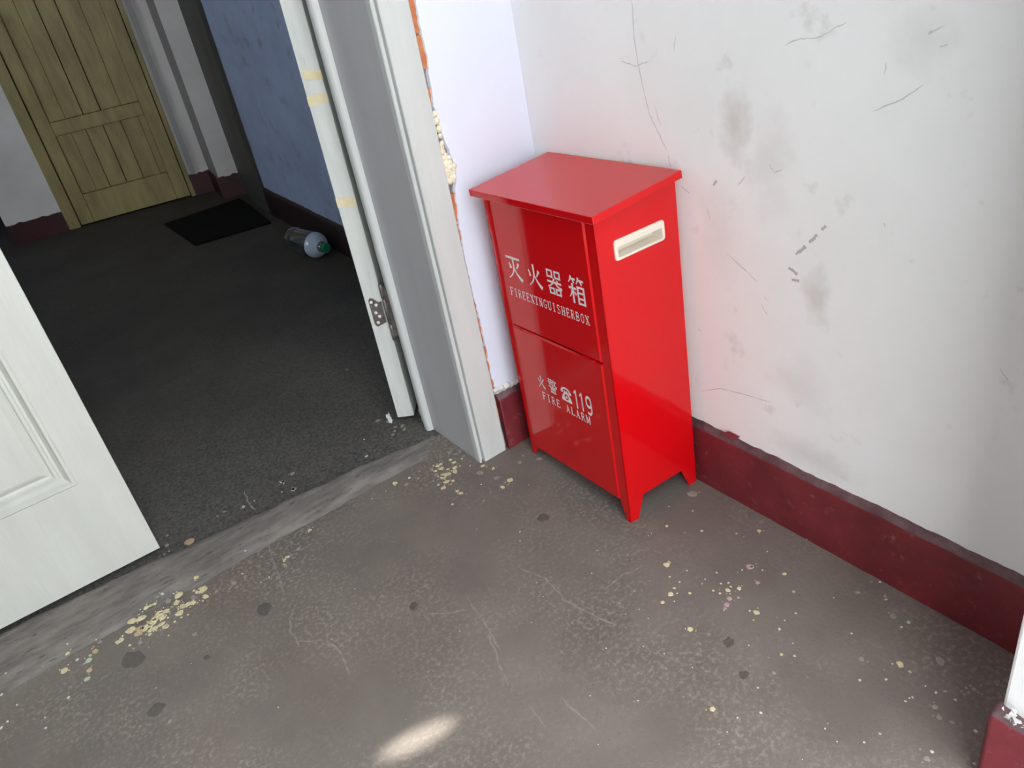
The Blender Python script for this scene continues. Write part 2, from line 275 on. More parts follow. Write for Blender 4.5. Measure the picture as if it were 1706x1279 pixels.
# dried paint splashes lying on the concrete (one thin crust, too many to count)
SPLATS = [(-1.008, 0.021, 0.0238, 6), (-1.006, -0.120, 0.0153, 6), (-0.786, -0.046, 0.0167, 6), (-0.285, -0.238, 0.0129, 6), (-0.301, -0.730, 0.0077, 6), (-0.270, -0.676, 0.0107, 6), (-0.584, -0.246, 0.0099, 6), (-0.906, -0.077, 0.0069, 6), (-0.216,-0.494,0.006,0),(-0.26,-0.545,0.0058,0),(-0.282,-0.548,0.0038,0),(-0.237,-0.566,0.0029,0),(-0.246,-0.54,0.0029,0),(-0.207,-0.589,0.0024,0),(-0.204,-0.601,0.0023,0),(-0.19,-0.606,0.0047,0),(-0.175,-0.616,0.0042,0),(-0.181,-0.604,0.0023,0),(-0.173,-0.567,0.0019,0),(-0.187,-0.588,0.0019,0),(-0.177,-0.596,0.0024,0),(-0.196,-0.667,0.0058,0),(-0.2,-0.658,0.0023,0),(-0.292,-0.617,0.0054,0),(-0.211,-0.674,0.0018,0),(-0.101,-0.648,0.0037,0),(-0.122,-0.682,0.0032,2),(-0.198,-0.713,0.003,0),(-0.156,-0.711,0.0022,1),(-0.179,-0.708,0.0017,1),(-0.048,-0.554,0.004,0),(-0.114,-0.481,0.0036,2),(-0.146,-0.427,0.0032,0),(-0.079,-0.53,0.002,1),(-0.279,-0.644,0.0022,3),(-0.132,-0.792,0.0021,1),(-0.057,-0.752,0.0039,3),(-0.062,-0.815,0.0058,3),(-0.058,-0.838,0.0037,2),(-0.073,-0.835,0.0025,1),(-0.133,-0.87,0.0059,0),(-0.135,-0.886,0.0027,2),(-0.091,-0.905,0.0078,3),(-0.234,-0.744,0.0029,0),(-0.268,-0.757,0.0033,3),(-0.305,-0.733,0.0013,1),(-0.304,-0.757,0.0016,1),(-0.169,-0.871,0.0023,1),(-0.195,-0.847,0.0024,1),(-0.142,-0.913,0.0019,1),(-0.142,-0.928,0.0023,1),(-0.132,-0.935,0.0026,3),(-0.17,-0.911,0.0019,1),(-0.174,-0.909,0.0015,1),(-0.182,-0.908,0.0019,1),(-0.135,-0.951,0.0022,1),(-0.163,-0.939,0.0044,3),(-0.169,-0.966,0.0033,3),(-0.376,-0.736,0.0049,0),(-0.333,-0.786,0.0024,0),(-0.362,-0.769,0.0016,1),(-0.249,-0.913,0.0018,1),(-0.274,-0.906,0.0018,1),(-0.161,-0.992,0.0028,1),(-0.162,-0.828,0.0044,3),(-0.174,-0.951,0.004,3),(-0.049,-0.401,0.0098,3),(-0.126,-0.597,0.0067,4),(-0.145,-0.629,0.0042,4),(-0.202,-0.619,0.0046,4),(-0.215,-0.624,0.0055,4),(-0.222,-0.627,0.0037,4),(-0.191,-0.628,0.0028,4),(-0.233,-0.517,0.002,0),(-0.23,-0.537,0.0019,0),(-0.203,-0.528,0.002,1),(-0.197,-0.563,0.0014,1),(-0.208,-0.566,0.0014,1),(-0.124,-0.6,0.0024,1),(-0.118,-0.617,0.0019,1),(-0.14,-0.593,0.0019,1),(-0.036,-0.785,0.0034,3),(-0.041,-0.79,0.0026,1),(-0.016,-0.764,0.0022,1),(-0.025,-0.755,0.0022,3),(-0.011,-0.626,0.0019,1),(-0.079,-0.596,0.0014,1),(-0.085,-0.434,0.0021,1),(-0.117,-0.95,0.0026,3),(-0.108,-0.951,0.003,3),(-0.101,-0.953,0.0026,3),(-0.103,-0.959,0.0033,3),(-0.113,-0.957,0.0033,3),(-0.119,-0.955,0.0026,3),(-0.104,-0.965,0.0026,3),(-0.091,-0.962,0.0019,3),(-0.103,-0.97,0.0018,3),(-0.239,-0.972,0.0049,3),(-0.226,-0.971,0.0025,1),(-0.233,-0.959,0.0018,3),(-0.205,-1.014,0.0021,1),(-0.223,-0.759,0.0025,2),(-0.206,-0.743,0.0013,1),(-0.091,-0.733,0.0013,1),(-0.351,0.062,0.0048,3),(-0.349,0.051,0.004,0),(-0.336,0.063,0.0048,0),(-0.328,0.063,0.004,0),(-0.336,0.049,0.0064,0),(-0.354,0.039,0.0055,3),(-0.344,0.023,0.0087,0),(-0.335,0.021,0.0055,0),(-0.35,0.021,0.0059,0),(-0.37,0.026,0.0031,3),(-0.305,0.045,0.0048,0),(-0.314,0.028,0.0056,0),(-0.321,0.017,0.0063,0),(-0.353,0.002,0.007,0),(-0.341,-0.006,0.0039,0),(-0.37,0.006,0.0031,0),(-0.368,-0.01,0.0054,0),(-0.354,-0.042,0.0046,0),(-0.353,-0.053,0.0049,0),(-0.384,-0.069,0.003,0),(-0.269,-0.015,0.0051,0),(-0.259,-0.039,0.0042,0),(-0.274,-0.071,0.0057,3),(-0.259,-0.098,0.0067,0),(-0.283,-0.104,0.0056,0),(-0.309,-0.098,0.0015,0),(-0.21,-0.067,0.005,3),(-0.287,-0.03,0.0077,3),(-0.431,0.085,0.0056,0),(-0.387,0.06,0.004,3),(-0.4,0.076,0.0032,1),(-0.416,0.062,0.0056,3),(-0.428,0.217,0.0039,0),(-0.334,0.251,0.004,3),(-0.321,0.273,0.0045,3),(-0.311,0.255,0.0062,3),(-0.315,0.239,0.0044,3),(-0.344,0.242,0.0053,3),(-0.337,0.332,0.0065,3),(-0.319,0.307,0.0069,3),(-0.397,0.289,0.0027,1),(-0.603,0.294,0.0061,1),(-0.6,0.233,0.0059,2),(-0.701,0.279,0.0034,0),(-0.676,0.28,0.0021,1),(-0.63,0.091,0.0047,0),(-0.671,0.056,0.0053,3),(-0.695,0.051,0.0038,0),(-0.706,0.047,0.0038,0),(-0.709,0.032,0.0034,3),(-0.753,0.125,0.0023,1),(-0.746,0.027,0.0018,1),(-0.274,0.066,0.0041,3),(-0.278,0.046,0.0032,3),(-0.292,0.082,0.0057,3),(-0.286,0.066,0.0041,3),(-0.286,0.042,0.0028,0),(-0.305,0.059,0.004,0),(-0.356,0.082,0.0024,3),(-0.373,0.078,0.0032,3),(-0.288,0.007,0.0024,0),(-0.308,-0.063,0.0019,1),(-0.351,-0.014,0.0019,0),(-0.327,0.035,0.0036,0),(-0.303,0.024,0.0024,0),(-0.342,0.07,0.0024,0),(-0.335,-0.11,0.0029,3),(-0.34,-0.236,0.002,1),(-0.355,-0.256,0.0017,1),(-0.175,-0.089,0.0068,3),(-0.19,-0.054,0.0031,3),(-0.271,0.623,0.0043,3),(-0.575,0.304,0.0062,3),(-0.622,0.245,0.0021,1),(-0.992,0.098,0.0098,0),(-0.983,0.108,0.0088,0),(-0.984,0.078,0.0087,5),(-0.969,0.102,0.0098,0),(-0.968,0.081,0.0107,0),(-0.978,0.087,0.0097,5),(-0.956,0.084,0.0097,0),(-0.948,0.091,0.0088,0),(-0.939,0.098,0.0089,0),(-0.965,0.07,0.0068,0),(-0.937,0.084,0.0088,0),(-0.927,0.094,0.0069,0),(-0.944,0.067,0.0077,0),(-0.94,0.056,0.0067,0),(-0.957,0.066,0.0067,0),(-0.968,0.059,0.0043,0),(-0.896,0.107,0.009,0),(-0.905,0.1,0.0065,0),(-0.899,0.082,0.0069,0),(-0.909,0.069,0.0083,0),(-0.889,0.079,0.0059,0),(-0.881,0.075,0.0064,0),(-0.855,0.096,0.011,0),(-0.864,0.099,0.006,0),(-0.857,0.072,0.0064,0),(-0.854,0.128,0.0061,0),(-0.938,0.12,0.005,0),(-0.954,0.122,0.006,0),(-0.946,0.122,0.004,0),(-0.916,0.107,0.006,3),(-0.876,0.089,0.0055,3),(-1.014,0.086,0.0068,0),(-1.02,0.087,0.0043,0),(-0.988,0.052,0.0048,3),(-1.001,0.047,0.0028,3),(-1.057,0.096,0.0067,5),(-1.072,0.082,0.0062,2),(-1.076,0.057,0.0061,5),(-1.084,0.039,0.0055,2),(-1.112,0.092,0.0071,0),(-1.097,0.119,0.0044,0),(-1.088,0.1,0.0029,1),(-1.093,0.145,0.0025,1),(-1.044,0.102,0.0044,3),(-1.14,0.122,0.0029,3),(-1.21,0.11,0.0033,1),(-1.194,0.074,0.0023,1),(-1.119,0.021,0.0032,1),(-1.213,0.048,0.0027,1),(-1.224,0.042,0.0036,1),(-1.163,-0.017,0.0022,1),(-1.16,0.007,0.0018,1),(-0.828,0.261,0.0121,5),(-0.858,0.321,0.0034,3),(-0.868,0.289,0.005,3),(-0.871,0.251,0.0033,3),(-0.881,0.264,0.0033,3),(-0.701,0.281,0.004,1),(-0.738,0.298,0.004,3),(-0.755,0.296,0.0034,3),(-0.6,0.233,0.0051,0),(-0.602,0.293,0.0058,3),(-0.836,0.07,0.004,3),(-0.704,0.049,0.004,0),(-0.698,0.053,0.0035,0),(-0.71,0.036,0.0025,0),(-0.905,-0.006,0.0047,3),(-0.997,-0.161,0.0037,3),(-0.803,0.065,0.006,3),(-0.746,0.026,0.002,1),(-0.919,0.136,0.004,1),(-0.928,0.136,0.004,3),(-0.923,0.054,0.0029,0),(-0.898,0.052,0.0024,0),(-0.942,0.028,0.0019,0),(-1.004,0.06,0.0029,0),(-1.067,0.092,0.0038,2),(-1.048,0.113,0.0019,0),(-1.196,0.158,0.0024,1),(-0.995,-0.075,0.0022,3),(-0.781,0.077,0.0025,1),(-0.815,0.057,0.003,3)]
VEINS = [[(-0.508, -0.295), (-0.512, -0.346), (-0.521, -0.389), (-0.531, -0.433)], [(-0.525, -0.391), (-0.546, -0.441), (-0.563, -0.497)], [(-0.577, -0.278), (-0.55, -0.303), (-0.521, -0.32)], [(-0.55, -0.393), (-0.57, -0.397)], [(-0.4, -0.307), (-0.382, -0.364), (-0.391, -0.425), (-0.376, -0.499), (-0.366, -0.528)], [(-0.328, -0.457), (-0.28, -0.458), (-0.246, -0.465)], [(-0.519, -0.567), (-0.518, -0.613), (-0.518, -0.646)], [(-0.562, -0.549), (-0.567, -0.59)], [(-0.734, -0.196), (-0.728, -0.234), (-0.731, -0.267), (-0.739, -0.294)], [(-0.769, -0.167), (-0.738, -0.196)], [(-0.713, 0.106), (-0.728, 0.029), (-0.743, -0.04)], [(-0.749, -0.091), (-0.771, -0.129), (-0.774, -0.176)], [(-0.679, 0.337), (-0.688, 0.278), (-0.689, 0.228)]]
def splashes():
    mats = [MAT['splat_'+k] for k in ('cream', 'white', 'green', 'pale', 'pink', 'tan', 'stain')]
    b = MB(); rnd = random.Random(11)
    def blob(x, y, r, c, z0):
        n = 11 if r > .004 else 7
        st = rnd.uniform(.75, 1.0); an = rnd.uniform(0, math.pi); ring = []; ring2 = []
        rr = [r*rnd.uniform(.72, 1.12) for _ in range(n)]
        for k in range(n):
            a = 2*math.pi*k/n; px, py = rr[k]*math.cos(a), rr[k]*math.sin(a)*st
            qx = px*math.cos(an)-py*math.sin(an); qy = px*math.sin(an)+py*math.cos(an)
            ring.append((x+qx, y+qy, z0)); ring2.append((x+qx*.82, y+qy*.82, z0+.0006))
        v = ring + ring2; f = [(k, (k+1) % n, n+(k+1) % n, n+k) for k in range(n)] + [tuple(range(n, 2*n))]
        b.add(v, f, c)
    for (x, y, r, c) in SPLATS:
        z0 = 0.0002
        if 0.1 < y < .26 and x < -.3: z0 = .0085 if x < -.5 else .004
        elif y >= .16: z0 = -.0018
        r = r*1.05
        blob(x, y, r, c, z0)
        if r > .004 and c != 6:
            for _ in range(rnd.randint(1, 3)):
                a = rnd.uniform(0, 6.28); d = r*rnd.uniform(1.15, 1.9); blob(x+d*math.cos(a), y+d*math.sin(a), r*rnd.uniform(.12, .32), c, z0)
    # small flecks scattered along the walked strip
    for _ in range(150):
        x = rnd.uniform(-1.2, -.05); y = rnd.uniform(-.9, .1)
        if rnd.random() < .5: x = rnd.gauss(-.3, .12); y = rnd.gauss(-.55, .18)
        if x > -.03: continue
        blob(x, y, rnd.uniform(.0006, .0016), rnd.choice((0, 1, 1, 3, 3)), .0002)
    o = b.build('dried_paint_splashes', mats, fl, recalc=False); o['kind'] = 'stuff'; o['label'] = 'cream and white dried paint splashes'
    b = MB()
    for L in VEINS:
        pts = []
        for (a, c) in zip(L[:-1], L[1:]):
            for k in range(8):
                t = k/8; x = a[0]+(c[0]-a[0])*t; y = a[1]+(c[1]-a[1])*t
                pts.append((x+.004*noise.noise((x*60, y*60, 3)), y+.004*noise.noise((x*60, y*60, 9))))
        pts.append(L[-1]); v = []; f = []
        for i, p in enumerate(pts):
            q = pts[min(i+1, len(pts)-1)]; o_ = pts[max(i-1, 0)]
            d = Vector((q[0]-o_[0], q[1]-o_[1])); d.normalize(); nn = Vector((-d.y, d.x))
            wv = .0017*(1+1.2*noise.noise((p[0]*90, p[1]*90, 5)))*min(1, i/3+.2, (len(pts)-1-i)/3+.2)
            z = .0003 if p[1] < .1 else -.0014
            if .1 < p[1] < .26: z = .0088
            v += [(p[0]+nn.x*wv, p[1]+nn.y*wv, z), (p[0]-nn.x*wv, p[1]-nn.y*wv, z)]
        f = [(2*i, 2*i+1, 2*i+3, 2*i+2) for i in range(len(pts)-1)]
        b.add(v, f)
    o = b.build('floor_crack_lines', MAT['vein'], fl, recalc=False); o['kind'] = 'stuff'; o['label'] = 'thin pale crack lines'
splashes()

# ------------------------------------------------------------------ walls
# right wall
b = MB(); b.box((0, -1.03, -.05), (.25, 0.0, ZC)); wr = struct(b.build('wall_right', MAT['wall_right'])); wr['label'] = 'scuffed white painted wall behind the red box'
SCR = [[(-0.3, 0.854), (-0.298, 0.799), (-0.305, 0.742), (-0.317, 0.691), (-0.334, 0.662), (-0.35, 0.636)], [(-0.262, 0.767), (-0.297, 0.761), (-0.326, 0.77)], [(-0.329, 0.705), (-0.34, 0.673)], [(-0.569, 0.801), (-0.591, 0.809), (-0.614, 0.81), (-0.632, 0.819), (-0.654, 0.829)], [(-0.588, 0.517), (-0.604, 0.534)], [(-0.61, 0.541), (-0.622, 0.555)], [(-0.629, 0.564), (-0.635, 0.571)], [(-0.461, 0.489), (-0.49, 0.474), (-0.52, 0.455)], [(-0.425, 0.558), (-0.431, 0.539)], [(-0.393, 0.204), (-0.439, 0.228), (-0.476, 0.234), (-0.543, 0.243)], [(-0.694, 0.729), (-0.73, 0.747), (-0.754, 0.765)], [(-0.382, 0.806), (-0.377, 0.784)], [(-0.577, 0.494), (-0.591, 0.487)], [(-0.582, 0.477), (-0.594, 0.477)], [(-0.373, 0.584), (-0.393, 0.574)], [(-0.35, 0.63), (-0.355, 0.61)], [(-0.526, 0.42), (-0.538, 0.403)], [(-0.532, 0.433), (-0.54, 0.428)], [(-0.881, 0.438), (-0.894, 0.424)], [(-0.758, 0.823), (-0.754, 0.818), (-0.772, 0.828)], [(-0.543, 0.643), (-0.551, 0.632), (-0.565, 0.639)], [(-0.5, 0.619), (-0.487, 0.603)], [(-0.767, 0.806), (-0.777, 0.808)], [(-0.707, 0.786), (-0.706, 0.773)], [(-0.719, 0.592), (-0.72, 0.587)], [(-0.392, 0.332), (-0.401, 0.33)], [(-0.441, 0.595), (-0.447, 0.604)]]
def scratches():
    b = MB(); rnd = random.Random(2)
    for n, L in enumerate(SCR):
        chip = n in (4, 5, 6, 12, 13, 26); wid = .0026 if chip else .0008
        pts = []
        for (a, c) in zip(L[:-1], L[1:]):
            for k in range(5):
                t = k/5; pts.append((a[0]+(c[0]-a[0])*t + rnd.uniform(-.0008, .0008), a[1]+(c[1]-a[1])*t + rnd.uniform(-.0008, .0008)))
        pts.append(L[-1]); v = []
        for i, p in enumerate(pts):
            q = pts[min(i+1, len(pts)-1)]; o_ = pts[max(i-1, 0)]
            d = Vector((q[0]-o_[0], q[1]-o_[1])); d.normalize(); nn = Vector((-d.y, d.x))
            ww = wid*rnd.uniform(.5, 1.2)*(1 if chip else min(1, i/2+.3, (len(pts)-1-i)/2+.3))
            v += [(-.0004, p[0]+nn.x*ww, p[1]+nn.y*ww), (-.0004, p[0]-nn.x*ww, p[1]-nn.y*ww)]
        b.add(v, [(2*i, 2*i+1, 2*i+3, 2*i+2) for i in range(len(pts)-1)], 1 if chip else 0)
    o = b.build('scratch_marks', [MAT['scratch'], MAT['chip']], wr, recalc=False); o['kind'] = 'stuff'; o['label'] = 'grey scratches and chips'
scratches()

# wall with the doorway: mortar core, bricks, a ragged coat of plaster, foam
XC1 = -0.2013
b = MB(); b.box((-.228, .006, -.05), (.25, .28, ZC)); b.box((-1.95, .006, -.05), (-1.535, .28, ZC)); b.box((-1.535, .006, 2.09), (-.228, .28, ZC))
wb = struct(b.build('wall_back', [MAT['mortar']])); wb['label'] = 'lavender white wall around the doorway'
def plaster():
    rag = [(.0, -.1950), (.125, -.1950), (.131, -.195), (.137, -.1915), (.15, -.194), (.18, -.1965), (.221, -.1962), (.26, -.195), (.30, -.1945), (.33, -.196), (.358, -.1975), (.40, -.1985), (.46, -.1985), (.50, -.1965), (.53, -.194),
           (.563, -.1905), (.59, -.185), (.605, -.1805), (.63, -.1805), (.66, -.186), (.69, -.192), (.721, -.1955), (.75, -.194), (.789, -.190), (.82, -.187), (.85, -.1885), (.895, -.188), (.94, -.19), (1.0, -.193), (1.2, -.19), (1.5, -.194), (2.1, -.19)]
    pts = []; rnd = random.Random(4)
    for (a, c) in zip(rag[:-1], rag[1:]):
        n = max(1, int((c[0]-a[0])/.006))
        for k in range(n):
            t = k/n; z = a[0]+(c[0]-a[0])*t; x = a[1]+(c[1]-a[1])*t
            pts.append((x + rnd.uniform(-.0012, .0014) + .0016*noise.noise((z*70, 0, 0)), z))
    pts.append((-.19, 2.1))
    b = MB()
    n = len(pts)
    for i in range(n-1):
        (xa, za), (xb, zb) = pts[i], pts[i+1]
        b.add([(xa+.0022, 0, za), (0, 0, za), (0, 0, zb), (xb+.0022, 0, zb), (xa, .0065, za), (xb, .0065, zb)], [(0, 1, 2, 3), (4, 0, 3, 5)])
    b.box((-.19, 0, 2.1), (0, .0065, ZC)); b.box((-1.95, 0, 0), (-1.56, .0065, ZC)); b.box((-1.56, 0, 2.1), (-.19, .0065, ZC))
    o = b.build('plaster_coat', MAT['wall_back'], wb); o['label'] = 'lavender white plaster with ragged broken edge'
    # broken lump of plaster at the lower end
    b = MB(); rnd = random.Random(9)
    v = []; 
    for k in range(12):
        t = k/11; x = -.199 + .062*t; z = .142 - .006*t + rnd.uniform(-.003, .003)
        v += [(x, -.001, z+.011+rnd.uniform(-.003, .003)), (x, -.004-rnd.uniform(0, .003), z+.003), (x, .0, z-.006)]
    f = []
    for k in range(11): f += [(3*k, 3*k+3, 3*k+4, 3*k+1), (3*k+1, 3*k+4, 3*k+5, 3*k+2)]
    b.add(v, f); o = b.build('broken_plaster', MAT['wall_plain'], wb, smooth=False)
plaster()
def bricks():
    rnd = random.Random(5)
    rows = [(.07, .128), (.14, .185), (.195, .25), (.262, .318), (.33, .385), (.396, .452), (.462, .514), (.52, .572), (.735, .758), (.790, .842), (.846, .900), (.906, .96), (.972, 1.03), (1.04, 1.10), (1.112, 1.17), (1.18, 1.24)]
    for (z0, z1) in rows:
        b = MB(); n = 6; dep = .0035 - rnd.uniform(0, .0015)
        front = []
        for k in range(n+1):
            z = z0+(z1-z0)*k/n
            front += [(-.214, dep+rnd.uniform(-.0008, .0008), z), (-.190, dep+rnd.uniform(-.0012, .0012), z), (-.176, .0062, z)]
        fs = []
        for k in range(n): fs += [(3*k, 3*k+1, 3*k+4, 3*k+3), (3*k+1, 3*k+2, 3*k+5, 3*k+4)]
        b.add(front, fs)
        e = len(b.v); b.v += [(-.214, .03, z0), (-.176, .03, z0), (-.214, .03, z1), (-.176, .03, z1)]
        b.f += [(0, e, e+1, 2, 1), (3*n, 3*n+1, 3*n+2, e+3, e+2), (0, 3*n, e+2, e), (e, e+2, e+3, e+1)]; b.mi += [0]*4
        b.build('brick', MAT['brick'], wb)
bricks()
def foam():
    b = MB(); rnd = random.Random(8)
    spots = [(-.1965, .716, .0055), (-.1955, .704, .0065), (-.1945, .690, .006), (-.1945, .678, .0045), (-.195, .664, .0055)]
    for k in range(60):
        t = rnd.random(); z = .594+.068*t; wdt = .0225*max(.15, 1-abs(t-.32)*1.3)
        spots.append((-.1995+rnd.uniform(0, 1)*wdt, z, rnd.uniform(.0035, .0062)*(1.1-.35*t)))
    for (x, z, r) in spots:
        v = []; f = []; y = .002-rnd.uniform(0, .003)
        n, m = 10, 6
        for i in range(m+1):
            for k in range(n):
                th = math.pi*i/m; ph = 2*math.pi*k/n; q = Vector((math.sin(th)*math.cos(ph), math.sin(th)*math.sin(ph), math.cos(th)))
                rr = r*(1+.25*noise.noise(q*2.2+Vector((x*300, z*300, 0))))
                v.append((x+q.x*rr, y+q.y*rr, z+q.z*rr*1.1))
        for i in range(m):
            for k in range(n): f.append((i*n+k, i*n+(k+1) % n, (i+1)*n+(k+1) % n, (i+1)*n+k))
        b.add(v, f)
    o = b.build('foam_filler', MAT['foam'], wb, smooth=True); o['label'] = 'cream expanding foam bulging from the gap'
foam()

# entrance wall (its end stands at the lower right), left wall
b = MB(); b.box((-.205, -1.32, -.05), (.25, -1.03, ZC)); b.box((-1.95, -1.32, -.05), (-1.27, -1.03, ZC)); b.box((-1.27, -1.32, 2.3), (-.205, -1.03, ZC))
wf = struct(b.build('wall_front', MAT['wall_pier'], bevel=.004)); wf['label'] = 'white entrance wall whose end stands at the lower right'
b = MB(); b.box((-1.9, -1.87, -.1), (-1.36, -1.32, 3.0)); o = struct(b.build('wall_sky_blocker', MAT['outside'])); o['label'] = 'added unseen wall outside, blocking sky light left of the entrance'  # added out of view to limit sky light on the right wall
b = MB(); b.box((-1.95, -1.03, -.05), (-1.72, 0, ZC)); struct(b.build('wall_left', MAT['wall_side']))

# ------------------------------------------------------------------ skirtings (painted cement)
def skirting(name, p0, p1, nrm, h, th, mats, seed, n=80, jit=.0022, label=None):
    """runs from p0 to p1 along the wall foot; nrm points into the room"""
    b = MB(); p0 = Vector((*p0, 0)); p1 = Vector((*p1, 0)); nv = Vector((*nrm, 0)).normalized()
    for i in range(n+1):
        p = p0.lerp(p1, i/n); s = (p-p0).length
        j = jit*(noise.noise((s*22, seed, 0)) + .7*noise.noise((s*70, seed, 3)) + .6*noise.noise((s*5, seed, 5)))
        k = .0012*noise.noise((s*30, seed, 8))
        t = th + k
        prof = [(0, -.02), (t+.001, -.02), (t+.001, .004), (t, .02), (t, h-.016), (t-.0012, h-.011+j*.5), (t-.0035, h-.007+j), (.0006, h+j*1.2), (-.004, h+j*1.2)]
        for (d, z) in prof: b.v.append(tuple(p + nv*d + Vector((0, 0, z))))
    m = 9
    for i in range(n):
        for q in range(m-1):
            b.f.append((i*m+q, (i+1)*m+q, (i+1)*m+q+1, i*m+q+1)); b.mi.append(1 if q in (5, 6, 7) and len(mats) > 1 else 0)
    b.f.append(tuple(range(m))); b.mi.append(0); b.f.append(tuple(range(n*m, n*m+m))[::-1]); b.mi.append(0)
    o = struct(b.build(name, mats, smooth=True)); o['label'] = label or 'maroon painted skirting'
    for p in o.data.polygons:
        if len(p.vertices) > 4: p.use_smooth = False
    return o
sk = skirting('baseboard_right', (0, -.0), (0, -1.03), (-1, 0), .1358, .011, [MAT['maroon'], MAT['ledge']], 1.3, 150, label='worn maroon skirting along the right wall')
b = MB()
b.add([(-.012, -.44, .139), (-.004, -.455, .1455), (-.001, -.478, .1425), (-.007, -.472, .137), (-.011, -.452, .1365)], [(0, 1, 4), (1, 3, 4), (1, 2, 3)])
o = b.build('loose_flake', MAT['maroon'], sk)
skirting('baseboard_back', (-.1955, 0), (-.0, 0), (0, -1), .1358, .011, [MAT['maroon'], MAT['ledge']], 4.1, 40, label='short maroon skirting between door frame and red box')
skirting('baseboard_left', (-1.72, -1.03), (-1.72, 0), (1, 0), .1358, .011, [MAT['maroon'], MAT['ledge']], 7.7, 60, label='maroon skirting along the left wall')
skirting('baseboard_front', (-.205, -1.024), (-.205, -1.32), (-1, 0), .137, .016, [MAT['maroon_front'], MAT['ledge']], 6.6, 50, jit=.004, label='maroon skirting on the entrance wall end')
b = MB(); rnd = random.Random(21)
for k in range(26):      # crumbled white plaster along the top of that skirting
    y = -1.033-rnd.random()*.07; x = -.212-rnd.random()*.010; z = .137+rnd.uniform(-.004, .010); r = rnd.uniform(.003, .008)
    v = [(x+r*rnd.uniform(-1, 1), y+r*rnd.uniform(-1, 1), z+r*rnd.uniform(-1, 1)) for _ in range(5)]
    b.add(v, [(0, 1, 2), (0, 2, 3), (0, 3, 4), (0, 4, 1), (1, 2, 3), (1, 3, 4)])
o = b.build('plaster_crumbs', MAT['wall_plain'], wf); o['kind'] = 'stuff'; o['label'] = 'crumbled white plaster'

# ------------------------------------------------------------------ door frame (trim_2)
ZF = 2.05
fr = struct(empty('trim_2', (0, 0, 0))); fr['label'] = 'white door frame with wide grey lining board'
def post(mirror):
    """one upright: casing, groove, lip, lining, bead, rebate. mirror about the middle of the doorway for the far side"""
    X = (lambda x: x) if not mirror else (lambda x: -1.766 - x)
    def pr(poly): return [(X(x), y) for x, y in poly]
    b = MB(); b.prism(pr([(-.2013, -.0015), (-.2013, -.0055), (-.2035, -.0078), (-.256, -.0078), (-.2575, -.006), (-.2575, -.0015)]), 2, .0005, ZF+.06); b.build('casing', MAT['frame'], fr)
    b = MB(); b.prism(pr([(-.2575, -.0015), (-.2575, .004), (-.2625, .004), (-.2625, -.002), (-.2635, -.0035), (-.2665, -.0035), (-.2678, -.0015), (-.2678, .012), (-.228, .012), (-.228, -.0015)]), 2, .0005, ZF+.01); b.build('casing_lip', MAT['frame'], fr)
    b = MB(); b.prism(pr([(-.2670, .012), (-.2670, .188), (-.228, .188), (-.228, .012)]), 2, .001, ZF); b.build('lining_board', MAT['lining'], fr)
    poly = [(-.2670, .186)] + [(-.2725-.0085*math.sin(a), .1975-.0105*math.cos(a)) for a in [math.pi*k/8 for k in range(0, 8)]] + [(-.2775, .2065), (-.2775, .2105), (-.2660, .2105), (-.228, .21), (-.228, .186)]
    b = MB(); b.prism(pr(poly), 2, .001, ZF); b.build('door_stop', MAT['frame'], fr)
    b = MB(); b.prism(pr([(-.2645, .2105), (-.2645, .243), (-.240, .243), (-.240, .281), (-.228, .281), (-.228, .2105)]), 2, .001, ZF); b.build('rebate', MAT['frame'], fr)
post(False); post(True)
b = MB(); b.box((-1.565, -.0078, ZF+.0005), (-.2013, -.0015, ZF+.06)); b.build('casing', MAT['frame'], fr)
b = MB(); b.box((-1.53, .0, ZF), (-.228, .281, ZF+.03)); b.build('lining_board', MAT['lining'], fr)

